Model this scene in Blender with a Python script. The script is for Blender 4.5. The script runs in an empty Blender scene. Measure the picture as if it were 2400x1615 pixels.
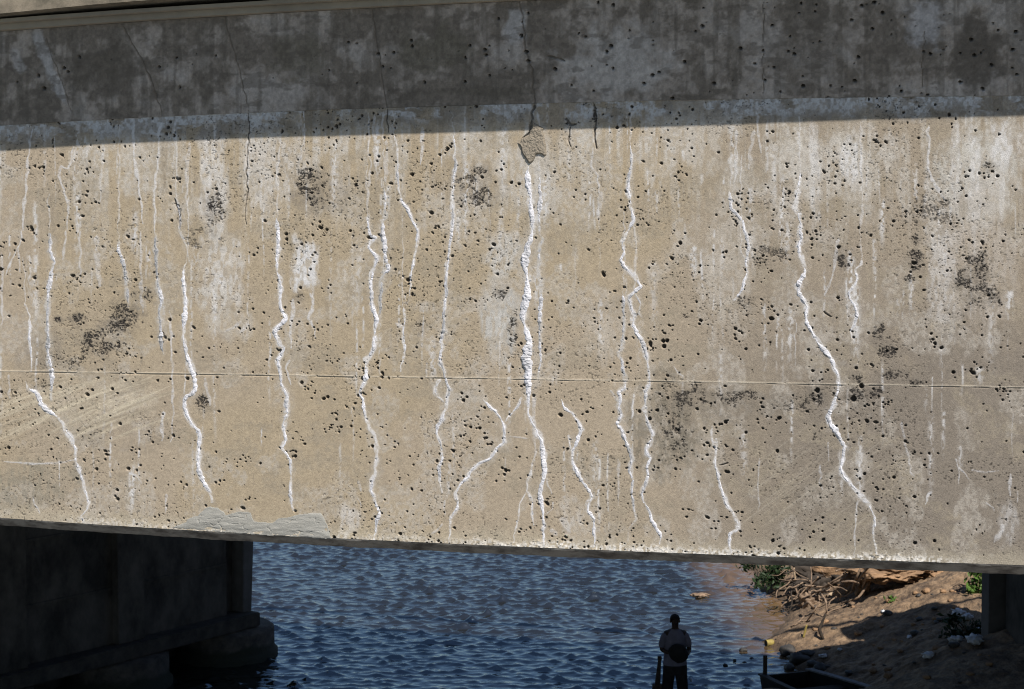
import bpy, bmesh, math, random
import numpy as np
from mathutils import Vector, Matrix

sc = bpy.context.scene
COL = sc.collection
# ------------------------------------------------------------------ camera
CAM = np.array([0.0, 0.0, 7.8]); FPX = 3500.0; CX, CY = 1200.0, 807.5
PITCH = math.atan((CY - 627.0) / FPX)
cam_d = bpy.data.cameras.new('camera'); cam = bpy.data.objects.new('camera', cam_d); COL.objects.link(cam)
cam_d.sensor_width = 36.0; cam_d.lens = 36.0 * FPX / 2400.0
cam.location = CAM; cam.rotation_euler = (math.radians(90) - PITCH, 0, 0)
cam_d.clip_start = 0.1; cam_d.clip_end = 3000
cam_d.dof.use_dof = True; cam_d.dof.focus_distance = 8.05; cam_d.dof.aperture_fstop = 7.1
sc.camera = cam
# ------------------------------------------------------------------ light
U = np.array([0.9659, -0.2588, 0.0]); N = np.array([-0.2588, -0.9659, 0.0]); Z = np.array([0, 0, 1.0])
SUN = 0.45 * U + 0.60 * N + 1.0 * Z; SUN /= np.linalg.norm(SUN)
ELEV = math.asin(SUN[2]); AZ = math.atan2(SUN[0], SUN[1])
w = bpy.data.worlds.new('World'); sc.world = w; w.use_nodes = True
nt = w.node_tree; bg = nt.nodes['Background']
sky = nt.nodes.new('ShaderNodeTexSky'); sky.sky_type = 'NISHITA'; sky.sun_disc = False
sky.sun_elevation = ELEV; sky.sun_rotation = AZ; sky.air_density = 1.0; sky.dust_density = 0.3; sky.ozone_density = 3.0
nt.links.new(sky.outputs[0], bg.inputs[0]); bg.inputs[1].default_value = 0.065
sl = bpy.data.lights.new('sun', 'SUN'); sl.energy = 5.0; sl.angle = math.radians(0.5); sl.color = (1.0, 0.95, 0.88)
so = bpy.data.objects.new('sun', sl); COL.objects.link(so)
so.rotation_euler = Vector(SUN).to_track_quat('Z', 'Y').to_euler(); so.location = (0, -10, 30)
sc.view_settings.view_transform = 'Standard'; sc.view_settings.look = 'None'
sc.view_settings.exposure = 0.44; sc.view_settings.gamma = 1.0
sc.cycles.filter_width = 1.0

rng = np.random.default_rng(7); random.seed(7)
# ------------------------------------------------------------------ helpers: names and links
def tag(o, label=None, cat=None, group=None, kind=None):
    if label: o['label'] = label
    if cat: o['category'] = cat
    if group: o['group'] = group
    if kind: o['kind'] = kind
    return o
def empty(name, loc=(0, 0, 0), label=None, cat=None, group=None):
    o = bpy.data.objects.new(name, None); o.location = loc; COL.objects.link(o); o.empty_display_size = .2
    return tag(o, label, cat, group)
def link(name, me, mat=None, parent=None):
    o = bpy.data.objects.new(name, me); COL.objects.link(o)
    if mat: me.materials.append(mat)
    if parent is not None:
        o.parent = parent; o.matrix_parent_inverse = Matrix.Identity(4)
        lv = Vector((0, 0, 0)); p = parent
        while p is not None: lv += Vector(p.location); p = p.parent
        o.location = -lv
    return o
def mesh_np(name, V, F, col=None, smooth=True):
    V = np.asarray(V, np.float32); F = np.asarray(F, np.int32); k = F.shape[1]
    me = bpy.data.meshes.new(name)
    me.vertices.add(len(V)); me.vertices.foreach_set('co', V.ravel())
    me.loops.add(F.size); me.loops.foreach_set('vertex_index', F.ravel())
    me.polygons.add(len(F)); me.polygons.foreach_set('loop_start', np.arange(0, F.size, k, dtype=np.int32))
    me.polygons.foreach_set('use_smooth', np.full(len(F), bool(smooth)))
    me.update(calc_edges=True)
    if col is not None:
        a = me.attributes.new('Col', 'FLOAT_COLOR', 'POINT')
        c = np.ones((len(V), 4), np.float32); c[:, :3] = col
        a.data.foreach_set('color', c.ravel())
    return me
def grid_faces(nr, nc):
    i = np.arange(nr * nc).reshape(nr, nc)
    return np.stack([i[:-1, :-1], i[:-1, 1:], i[1:, 1:], i[1:, :-1]], -1).reshape(-1, 4)
class MB:
    def __init__(s): s.bm = bmesh.new()
    def prism(s, poly, z0, z1, top=None):
        b = [s.bm.verts.new((x, y, z0)) for x, y in poly]; t = [s.bm.verts.new((x, y, z1)) for x, y in (top or poly)]
        n = len(poly)
        for i in range(n): s.bm.faces.new((b[i], b[(i + 1) % n], t[(i + 1) % n], t[i]))
        s.bm.faces.new(b[::-1]); s.bm.faces.new(t); return s
    def hexa(s, p):
        v = [s.bm.verts.new(tuple(q)) for q in p]
        for f in ((3, 2, 1, 0), (4, 5, 6, 7), (0, 1, 5, 4), (1, 2, 6, 5), (2, 3, 7, 6), (3, 0, 4, 7)):
            s.bm.faces.new([v[i] for i in f])
        return s
    def build(s, name, mat, parent=None, bevel=0.0, smooth=False):
        bm = s.bm
        if bevel: bmesh.ops.bevel(bm, geom=list(bm.edges), offset=bevel, segments=2, affect='EDGES', clamp_overlap=True)
        bmesh.ops.recalc_face_normals(bm, faces=list(bm.faces))
        me = bpy.data.meshes.new(name); bm.to_mesh(me); bm.free()
        if smooth: me.polygons.foreach_set('use_smooth', np.ones(len(me.polygons), bool))
        return link(name, me, mat, parent)
def tube(pts, rad, seg=8, wob=0.0, seed=0, flat=1.0):
    r = np.random.default_rng(seed); P = np.asarray(pts, float)
    # resample smoothly
    n = max(8, len(P) * 5); t = np.linspace(0, len(P) - 1, n); idx = np.arange(len(P))
    Q = np.stack([np.interp(t, idx, P[:, k]) for k in range(3)], 1)
    for _ in range(3): Q[1:-1] = .25 * Q[:-2] + .5 * Q[1:-1] + .25 * Q[2:]
    R = np.interp(t, np.linspace(0, len(P) - 1, len(rad)), rad)
    T = np.gradient(Q, axis=0); T /= np.linalg.norm(T, axis=1)[:, None] + 1e-9
    up = np.array([.3, .2, .93]); A = np.cross(T, up); A /= np.linalg.norm(A, axis=1)[:, None] + 1e-9; B = np.cross(T, A)
    V = []
    for i in range(n):
        for k in range(seg):
            a = 2 * math.pi * k / seg; rr = R[i] * (1 + wob * r.normal())
            V.append(Q[i] + A[i] * math.cos(a) * rr + B[i] * math.sin(a) * rr * flat)
    F = [[i * seg + k, i * seg + (k + 1) % seg, (i + 1) * seg + (k + 1) % seg, (i + 1) * seg + k] for i in range(n - 1) for k in range(seg)]
    V.append(Q[0]); V.append(Q[-1]); a, b = len(V) - 2, len(V) - 1
    F += [[a, (k + 1) % seg, k, a] for k in range(seg)]; m = (n - 1) * seg
    F += [[b, m + k, m + (k + 1) % seg, b] for k in range(seg)]
    return V, F
def tube_obj(name, pts, rad, mat, parent=None, **kw):
    V, F = tube(pts, rad, **kw); bm = bmesh.new(); vs = [bm.verts.new(tuple(v)) for v in V]
    for f in F:
        ff = list(dict.fromkeys(f))
        try: bm.faces.new([vs[i] for i in ff])
        except ValueError: pass
    bmesh.ops.recalc_face_normals(bm, faces=list(bm.faces))
    me = bpy.data.meshes.new(name); bm.to_mesh(me); bm.free()
    me.polygons.foreach_set('use_smooth', np.ones(len(me.polygons), bool))
    return link(name, me, mat, parent)
# ------------------------------------------------------------------ numpy noise
_tab = np.random.default_rng(3).random((256, 256)).astype(np.float32)
def vn(x, y, seed=0):
    x = np.asarray(x, np.float32) + seed * 37.17; y = np.asarray(y, np.float32) + seed * 91.73
    xi = np.floor(x).astype(np.int32); yi = np.floor(y).astype(np.int32); fx = x - xi; fy = y - yi
    fx = fx * fx * (3 - 2 * fx); fy = fy * fy * (3 - 2 * fy)
    x0 = xi & 255; x1 = (xi + 1) & 255; y0 = yi & 255; y1 = (yi + 1) & 255
    return (_tab[y0, x0] * (1 - fx) + _tab[y0, x1] * fx) * (1 - fy) + (_tab[y1, x0] * (1 - fx) + _tab[y1, x1] * fx) * fy
def fbm(x, y, seed=0, oc=4, g=.5):
    a = 1.0; s = 0; t = 0
    for i in range(oc):
        s = s + a * vn(x * 2 ** i, y * 2 ** i, seed + i * 5); t += a; a *= g
    return s / t
def ss(a, b, x):
    t = np.clip((x - a) / (b - a), 0, 1); return t * t * (3 - 2 * t)
# ------------------------------------------------------------------ materials
def newmat(name):
    m = bpy.data.materials.new(name); m.use_nodes = True
    return m, m.node_tree, m.node_tree.nodes['Principled BSDF']
def mat(name, c1, c2=None, rough=.85, scale=6.0, bump=.3, bscale=40., bdist=.01, spec=.3, stretch=(1, 1, 1), detail=8, lo=.35, hi=.65):
    m, t, p = newmat(name); L = t.links.new
    tc = t.nodes.new('ShaderNodeTexCoord'); mp = t.nodes.new('ShaderNodeMapping'); mp.inputs['Scale'].default_value = stretch
    L(tc.outputs['Object'], mp.inputs[0])
    n = t.nodes.new('ShaderNodeTexNoise'); n.inputs['Scale'].default_value = scale; n.inputs['Detail'].default_value = detail
    n.inputs['Roughness'].default_value = .65; L(mp.outputs[0], n.inputs['Vector'])
    r = t.nodes.new('ShaderNodeValToRGB'); r.color_ramp.elements[0].position = lo; r.color_ramp.elements[1].position = hi
    c2 = c2 or tuple(x * .6 for x in c1)
    r.color_ramp.elements[0].color = (*c2, 1); r.color_ramp.elements[1].color = (*c1, 1)
    L(n.outputs['Fac'], r.inputs[0]); L(r.outputs[0], p.inputs['Base Color'])
    p.inputs['Roughness'].default_value = rough; p.inputs['Specular IOR Level'].default_value = spec
    if bump:
        n2 = t.nodes.new('ShaderNodeTexNoise'); n2.inputs['Scale'].default_value = bscale; n2.inputs['Detail'].default_value = 6
        L(mp.outputs[0], n2.inputs['Vector'])
        b = t.nodes.new('ShaderNodeBump'); b.inputs['Strength'].default_value = bump; b.inputs['Distance'].default_value = bdist
        L(n2.outputs['Fac'], b.inputs['Height']); L(b.outputs[0], p.inputs['Normal'])
    return m
def attr_mat(name, rough=.9, fine=.12, fscale=180., bump=.5, bdist=.003, spec=.2):
    m, t, p = newmat(name); L = t.links.new
    a = t.nodes.new('ShaderNodeAttribute'); a.attribute_name = 'Col'
    tc = t.nodes.new('ShaderNodeTexCoord')
    n = t.nodes.new('ShaderNodeTexNoise'); n.inputs['Scale'].default_value = fscale; n.inputs['Detail'].default_value = 5; n.inputs['Roughness'].default_value = .7
    L(tc.outputs['Object'], n.inputs['Vector'])
    mr = t.nodes.new('ShaderNodeMapRange'); mr.inputs['From Min'].default_value = .25; mr.inputs['From Max'].default_value = .75
    mr.inputs['To Min'].default_value = 1 - fine; mr.inputs['To Max'].default_value = 1 + fine
    L(n.outputs['Fac'], mr.inputs['Value'])
    mx = t.nodes.new('ShaderNodeVectorMath'); mx.operation = 'SCALE'; L(a.outputs['Color'], mx.inputs[0]); L(mr.outputs[0], mx.inputs['Scale'])
    L(mx.outputs[0], p.inputs['Base Color'])
    b = t.nodes.new('ShaderNodeBump'); b.inputs['Strength'].default_value = bump; b.inputs['Distance'].default_value = bdist
    L(n.outputs['Fac'], b.inputs['Height']); L(b.outputs[0], p.inputs['Normal'])
    p.inputs['Roughness'].default_value = rough; p.inputs['Specular IOR Level'].default_value = spec
    return m
M_face = attr_mat('board_marked_concrete', fine=.20, bump=.8)
M_haunch = attr_mat('shaded_soffit_concrete', fine=.16, bump=.5)
M_calcite = attr_mat('white_calcite', fine=.10, fscale=260, bump=.8, bdist=.004)
M_conc = mat('plain_concrete', (.30, .26, .20), (.20, .175, .14), scale=3, bscale=90, bdist=.004)
M_edge = mat('lichened_concrete', (.21, .175, .13), (.08, .07, .052), scale=9, bscale=120, bdist=.006)
M_lip = mat('dirty_edge_concrete', (.20, .185, .165), (.07, .062, .055), scale=7, stretch=(1, 1, 2.5), bscale=90, bdist=.006, lo=.38, hi=.58)
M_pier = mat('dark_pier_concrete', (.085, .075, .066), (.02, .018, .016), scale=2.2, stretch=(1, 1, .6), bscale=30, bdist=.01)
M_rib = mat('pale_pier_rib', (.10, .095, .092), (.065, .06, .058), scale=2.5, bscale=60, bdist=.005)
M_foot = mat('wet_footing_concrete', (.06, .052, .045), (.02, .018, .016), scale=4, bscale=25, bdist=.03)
def tide_mark(m, z0, z1, col):
    t = m.node_tree; p = t.nodes['Principled BSDF']; src = p.inputs['Base Color'].links[0].from_socket; L = t.links.new
    tc = t.nodes.new('ShaderNodeTexCoord'); g = t.nodes.new('ShaderNodeNewGeometry'); sx = t.nodes.new('ShaderNodeSeparateXYZ'); L(g.outputs['Position'], sx.inputs[0])
    n = t.nodes.new('ShaderNodeTexNoise'); n.inputs['Scale'].default_value = 3; n.inputs['Detail'].default_value = 6; L(g.outputs['Position'], n.inputs['Vector'])
    a = t.nodes.new('ShaderNodeMath'); a.operation = 'MULTIPLY_ADD'; a.inputs[1].default_value = .35; L(n.outputs['Fac'], a.inputs[0]); L(sx.outputs['Z'], a.inputs[2])
    r = t.nodes.new('ShaderNodeMapRange'); r.inputs['From Min'].default_value = z0; r.inputs['From Max'].default_value = z1; L(a.outputs[0], r.inputs['Value'])
    mx = t.nodes.new('ShaderNodeMix'); mx.data_type = 'RGBA'; mx.inputs['A'].default_value = (*col, 1); L(r.outputs[0], mx.inputs['Factor']); L(src, mx.inputs['B']); L(mx.outputs['Result'], p.inputs['Base Color'])
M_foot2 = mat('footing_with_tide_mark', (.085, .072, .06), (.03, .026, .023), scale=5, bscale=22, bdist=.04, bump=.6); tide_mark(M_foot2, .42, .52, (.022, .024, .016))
# ------------------------------------------------------------------ rays
cp, sp = math.cos(PITCH), math.sin(PITCH)
def ray(px, py):
    dx = (np.asarray(px, float) - CX) / FPX; dy = (CY - np.asarray(py, float)) / FPX
    return np.stack([dx, cp + dy * sp, -sp + dy * cp], -1)
P0 = np.array([0.0, 8.0, 7.8])
def face_sz(px, py, o=0.0):
    d = ray(px, py); t = (np.dot(P0 + N * o - CAM, N)) / (d @ N); p = CAM + d * t[..., None]
    return (p - P0) @ U, p[..., 2] - 7.8
def to_px(P):
    q = P - CAM; f = q[..., 1] * cp - q[..., 2] * sp; u = q[..., 1] * sp + q[..., 2] * cp
    return CX + FPX * q[..., 0] / f, CY - FPX * u / f
def pt(px, py, depth):
    d = ray(np.float64(px), np.float64(py)); return CAM + d * (depth / d[1])
def fw(s, z, o=0.0):
    s = np.asarray(s, float); z = np.asarray(z, float); o = np.asarray(o, float)
    return P0 + s[..., None] * U + z[..., None] * Z + o[..., None] * N
# edges of the girder (measured)
def edge(pts, o=0.0):
    a = np.array(pts, float); s, z = face_sz(a[:, 0], a[:, 1], o); return s, z
tS, tZ = edge([(0, 294), (380, 275), (585, 263), (800, 255.5), (1007, 250), (1248, 242), (1600, 237.3), (1910, 227), (2400, 224.5)])
bS, bZ = edge([(0, 1215), (193, 1225), (403, 1239), (771, 1262), (1041, 1275), (1316, 1285), (1600, 1295), (1944, 1309), (2400, 1325)])
tpoly = np.polyfit(tS, tZ, 3); bpoly = np.polyfit(bS, bZ, 3)
def ztop(s): return np.polyval(tpoly, np.clip(s, -3.3, 2.8))
def zbot(s): return np.polyval(bpoly, np.clip(s, -3.3, 2.8))
hS, hZ = edge([(0, 79), (282, 55), (523, 40), (800, 22), (1007, 10), (1213, 0)], .26)
camb0 = ztop(np.array(0.0))
def camber(s): return ztop(s) - camb0
hz0 = float(np.mean(hZ - camber(hS)))
pS, pZ = edge([(0, 37), (375, 0)], .43); pz0 = float(np.mean(pZ - camber(pS)))
# ------------------------------------------------------------------ the bridge
bridge = empty('bridge', tuple(P0 + np.array([0, 8, 0])), 'long concrete road bridge seen from its side, white mineral streaks running down its sunlit girder', 'bridge')
def dedge(s): return np.interp(s, [-5, -3.1, -2.1, -1, 0, 2.6], [-.08, -.041, .0, .014, .012, .03])
def block(name, s0, s1, o0, o1, z0, z1, m, parent, n=24, cam_=True, bev=0):
    """a bar following the girder: outward offsets o0..o1, heights z0..z1 above the camera level"""
    S = np.linspace(s0, s1, n); c = dedge(S) if cam_ == 'edge' else camber(S) if cam_ else S * 0
    ring = [(o0, z0), (o1, z0), (o1, z1), (o0, z1)]
    V = np.concatenate([fw(S, z + c, np.full(n, o)) for o, z in ring]); F = []
    for k in range(4):
        a, b = k * n, ((k + 1) % 4) * n
        F += [[a + i, a + i + 1, b + i + 1, b + i] for i in range(n - 1)]
    F += [[0, n, 2 * n, 3 * n], [n - 1, 4 * n - 1, 3 * n - 1, 2 * n - 1]]
    me = mesh_np(name, V, F, smooth=False); bm = bmesh.new(); bm.from_mesh(me); bmesh.ops.recalc_face_normals(bm, faces=list(bm.faces)); bm.to_mesh(me); bm.free()
    return link(name, me, m, parent)
# girder face: a fine relief with bugholes, pits and stains
def spaced(parts):
    out = []
    for a, b, st in parts: out.append(np.arange(a, b, st))
    return np.concatenate(out + [np.array([parts[-1][1]])])
Sg = spaced([(-5.6, -3.5, .012), (-3.5, 2.95, .0031), (2.95, 4.6, .012)]); nv = 790
Vg = np.linspace(0, 1, nv)
S2, V2 = np.meshgrid(Sg, Vg); Z2 = zbot(S2) + (ztop(S2) - zbot(S2)) * V2
S2 = S2.astype(np.float32); Z2 = Z2.astype(np.float32)
base = fw(S2, Z2); PX, PY = to_px(base); PX = PX.astype(np.float32); PY = PY.astype(np.float32); del base
H = np.zeros_like(PX); C = np.zeros(PX.shape + (3,), np.float32)
colx = PX[nv // 2]
def win(x0, x1, y0, y1):
    c0 = max(0, np.searchsorted(colx, x0) - 2); c1 = min(len(colx), np.searchsorted(colx, x1) + 2)
    if c1 - c0 < 2: return None
    py = PY[::-1, (c0 + c1) // 2]; r1 = nv - np.searchsorted(py, y0 - 3); r0 = nv - np.searchsorted(py, y1 + 3)
    r0 = max(0, r0 - 1); r1 = min(nv, r1 + 1)
    if r1 - r0 < 2: return None
    return slice(r0, r1), slice(c0, c1)
def blend(wd, col, a):
    C[wd] += (np.array(col, np.float32) - C[wd]) * a[..., None]
TAN = (.314, .257, .190); PALE = (.385, .350, .305); GREY = (.185, .157, .128); OCH = (.318, .256, .174); BLK = (.022, .019, .017); WHITE = (.50, .485, .475)
n1 = fbm(PX / 330, PY / 330, 1, 5); n2 = fbm(PX / 60, PY / 75, 2, 5); n3 = fbm(PX / 26, PY / 420, 3, 4)
C[:] = TAN
full = (slice(None), slice(None))
blend(full, OCH, .75 * ss(.44, .62, n1))
g = .95 * ss(1350, 2300, PX) * ss(560, 1050, PY) + .45 * ss(1500, 1750, PX) + .25 * ss(1150, 1290, PY) * ss(400, 0, PX)
blend(full, GREY, np.clip(g * (.62 + .6 * n2), 0, .95))
grit = ss(.36, .62, fbm(PX / 6.5, PY / 8, 35, 3)); fine3 = fbm(PX / 9, PY / 170, 36, 4)
blend(full, (.41, .38, .34), .95 * ss(660, 300, PY) * ss(.42, .60, n3 * .35 + fine3 * .35 + n2 * .3) * (.45 + .55 * grit))
blend(full, PALE, .5 * ss(.53, .62, n2) * (.3 + .7 * grit))
blend(full, (.26, .22, .165), .6 * ss(.53, .63, fbm(PX / 95, PY / 60, 11, 6, .62)) * (.35 + .65 * grit[::-1]))
# soft washes (x, y, rx, ry, colour, strength)
for x, y, rx, ry, c, a in [(500, 400, 40, 150, (.45, .42, .385), .9), (520, 640, 55, 130, (.44, .41, .375), .9), (640, 390, 80, 90, (.43, .40, .365), .8), (1240, 420, 110, 90, (.41, .38, .34), .6), (1950, 400, 150, 90, (.42, .39, .35), .7), (2280, 420, 110, 120, (.42, .40, .365), .7), (710, 620, 34, 75, WHITE, 1.0),
                           (1180, 600, 44, 60, (.40, .375, .34), .95), (1170, 760, 48, 95, (.38, .36, .33), 1.0), (1150, 690, 38, 45, PALE, .6),
                           (2000, 380, 26, 70, WHITE, .8), (1910, 420, 16, 140, WHITE, .6), (2240, 380, 14, 110, WHITE, .6), (2285, 440, 14, 140, WHITE, .7),
                           (2345, 340, 28, 55, WHITE, .8), (2348, 450, 8, 80, WHITE, .5), (2120, 420, 18, 110, PALE, .8), (1650, 340, 60, 70, PALE, .7),
                           (1270, 370, 25, 90, PALE, .8), (1330, 340, 30, 60, PALE, .7), (1710, 600, 70, 200, PALE, .55), (2210, 640, 40, 170, WHITE, .45),
                           (820, 1220, 30, 40, WHITE, .5), (1560, 1000, 90, 130, (.15, .13, .10), .75), (1690, 950, 150, 40, (.17, .145, .115), .6),
                           (540, 760, 60, 40, PALE, .6), (1340, 1200, 30, 50, WHITE, .3), (2300, 600, 90, 200, (.38, .34, .30), .5),
                           (1410, 790, 60, 60, PALE, .5), (990, 720, 36, 14, PALE, .7), (1090, 930, 60, 16, PALE, .5), (2360, 1220, 30, 60, WHITE, .4),
                           (200, 940, 170, 50, (.40, .34, .26), .6), (60, 1130, 150, 60, (.20, .18, .14), .65), (90, 830, 60, 60, (.22, .185, .145), .6), (300, 1010, 120, 60, (.22, .185, .145), .4), (1100, 430, 90, 70, (.23, .195, .155), .5), (950, 700, 40, 200, OCH, .6), (1450, 480, 40, 150, OCH, .6), (1980, 650, 60, 120, (.24, .20, .16), .5), (760, 450, 80, 60, (.24, .205, .165), .5), (2200, 1000, 180, 60, (.19, .16, .13), .5), (1900, 1180, 150, 60, (.20, .17, .135), .4)]:
    wd = win(x - 2 * rx, x + 2 * rx, y - 2 * ry, y + 2 * ry)
    if wd is None: continue
    d = np.sqrt(((PX[wd] - x) / rx) ** 2 + ((PY[wd] - y) / ry) ** 2)
    d = d + 1.1 * (fbm(PX[wd] / 22, PY[wd] / 40, int(x) % 50, 4) - .5)
    blend(wd, c, a * ss(1.15, .55, d) * (.35 + .65 * ss(.36, .58, fbm(PX[wd] / 7, PY[wd] / 16, int(y) % 45, 3))))
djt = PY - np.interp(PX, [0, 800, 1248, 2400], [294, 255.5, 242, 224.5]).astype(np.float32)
blend(full, (.15, .13, .108), .72 * ss(62, 30, djt + 30 * (n2 - .5)) * (.5 + .5 * ss(.38, .56, fbm(PX / 40, PY / 30, 23, 4))))  # darkens the strip below the joint, overhang shade put into the colour
# pale band under the joint and pale bloom along the bottom edge
jd = PY - np.interp(PX, [0, 800, 1248, 2400], [294, 255.5, 242, 224.5]).astype(np.float32)
bloom = ss(52, 4, jd + 60 * (fbm(PX / 42, PY / 30, 21, 5) - .5)) * ss(.42, .5, fbm(PX / 75, PY / 40, 22, 5, .6))
blend(full, (.43, .43, .435), .85 * bloom * (.4 + .6 * grit))
bd = np.interp(PX, [0, 193, 403, 771, 1041, 1316, 1600, 1944, 2400], [1215, 1225, 1239, 1262, 1275, 1285, 1295, 1309, 1325]).astype(np.float32) - PY
blend(full, (.40, .355, .27), .4 * ss(48, 5, bd + 30 * (n2 - .5)))
crust = ss(20, 3, bd + 26 * (fbm(PX / 16, PY / 14, 25, 4) - .5)) * np.clip(ss(120, 200, PX) * .5 + ss(1080, 1200, PX) * .6, 0, 1) * ss(2330, 2150, PX)
blend(full, (.60, .57, .53), .8 * crust * ss(.3, .6, vn(PX / 4, PY / 5, 26))); H += crust * (.001 + .0055 * ss(.4, .8, fbm(PX / 7, PY / 5, 4, 3)) * vn(PX / 2.2, PY / 2.2, 6))
# brushed arcs at the left below the joint
for k in range(70):
    cx_, cy_ = rng.uniform(-60, 330), rng.uniform(905, 1010); ln = rng.uniform(60, 220); sl_ = -.42 + rng.normal() * .05
    wd = win(cx_ - ln, cx_ + ln, cy_ - ln * .5, cy_ + ln * .5)
    if wd is None: continue
    x = PX[wd] - cx_; q = PY[wd] - cy_ - sl_ * x - .0006 * x * x
    m_ = np.exp(-(q / rng.uniform(1.2, 4)) ** 2) * ss(ln, ln * .2, np.abs(x)) * ss(875, 885, PY[wd])
    blend(wd, (.46, .40, .30) if rng.random() < .65 else (.25, .21, .155), m_ * rng.uniform(.25, .6))
for k in range(60):
    cx_, cy_ = rng.uniform(1780, 2080), rng.uniform(1040, 1250); ln = rng.uniform(40, 140)
    wd = win(cx_ - ln, cx_ + ln, cy_ - ln, cy_ + ln)
    x = PX[wd] - cx_; q = PY[wd] - cy_ + .75 * x
    blend(wd, (.36, .32, .26), np.exp(-(q / rng.uniform(1, 3)) ** 2) * ss(ln, ln * .2, np.abs(x)) * rng.uniform(.1, .3))
# vertical faint runs
for k in range(330):
    x = rng.uniform(-150, 2500); y0 = rng.uniform(230, 700) if rng.random() < .75 else rng.uniform(700, 1100); ln = rng.uniform(40, 260); wv = rng.choice([rng.uniform(1.2, 3), rng.uniform(2, 9)])
    wd = win(x - 25, x + 25, y0, y0 + ln)
    if wd is None: continue
    yy = (PY[wd] - y0) / ln; q = PX[wd] - x - 6 * (vn(PY[wd] / 70, PX[wd] * 0 + k, 8) - .5)
    m_ = np.exp(-(q / wv) ** 2) * ss(0, .15, yy) * ss(1, .4, yy) * (1.15 * ss(.34, .62, fbm(PX[wd] / 4.5, PY[wd] / 8, k, 2)))
    blend(wd, WHITE if rng.random() < .8 else (.24, .20, .15), np.clip(m_ * rng.uniform(.25, .8), 0, 1))
# grain: dark specks and small-scale mottling
C *= (.75 + .50 * fbm(PX / 4.5, PY / 4.5, 31, 3, .8))[..., None]
spk = ss(.70, .78, fbm(PX / 4.2, PY / 3.6, 33, 2)) * ss(.42, .62, fbm(PX / 130, PY / 90, 34, 4))
C *= (1 - .55 * spk)[..., None]; H -= .0022 * spk
# strokes on the surface: thin runs and cracks
def crop(i, pts):
    ox, oy = {1: (0, 0), 2: (800, 0), 3: (1600, 0), 4: (0, 540), 5: (800, 540), 6: (1600, 540), 7: (0, 1075), 8: (800, 1075), 9: (1600, 1075)}[i]
    return [(ox + x / 2.904, oy + y / 2.904) for x, y in pts]
def stroke(pts, wd0, col, a, hgt=0.0, rag=.5, seed=1):
    P = np.array(pts, float); x0, y0 = P.min(0) - wd0 * 3; x1, y1 = P.max(0) + wd0 * 3
    wdw = win(x0, x1, y0, y1)
    if wdw is None: return
    X = PX[wdw]; Y = PY[wdw]
    X = X + 3.0 * (vn(X / 14, Y / 14, seed) - .5) * 2; Y = Y + 1.5 * (vn(X / 9, Y / 9, seed + 3) - .5)
    D = np.full(X.shape, 1e3, np.float32); L = 0; tot = np.sum(np.hypot(*np.diff(P, axis=0).T)); TT = np.zeros_like(D)
    for (ax, ay), (bx, by) in zip(P[:-1], P[1:]):
        vx, vy = bx - ax, by - ay; ll = vx * vx + vy * vy + 1e-6
        t = np.clip(((X - ax) * vx + (Y - ay) * vy) / ll, 0, 1); d = np.hypot(X - ax - t * vx, Y - ay - t * vy)
        k = d < D; D = np.where(k, d, D); TT = np.where(k, (L + t * math.sqrt(ll)) / tot, TT); L += math.sqrt(ll)
    wv = wd0 * (1 + rag * 1.6 * (vn(TT * tot / 18, TT * 0 + seed, seed + 5) - .5)) * ss(0, .06, TT) * (1 - .6 * ss(.75, 1, TT))
    m_ = ss(wv * 1.25 + .8, wv * .55, D) * (1 - rag * .7 * ss(.45, .7, fbm(X / 5, Y / 5, seed + 9, 2)))
    blend(wdw, col, np.clip(a * m_, 0, 1)); H[wdw] += hgt * m_
PW = (.64, .635, .65)
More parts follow.
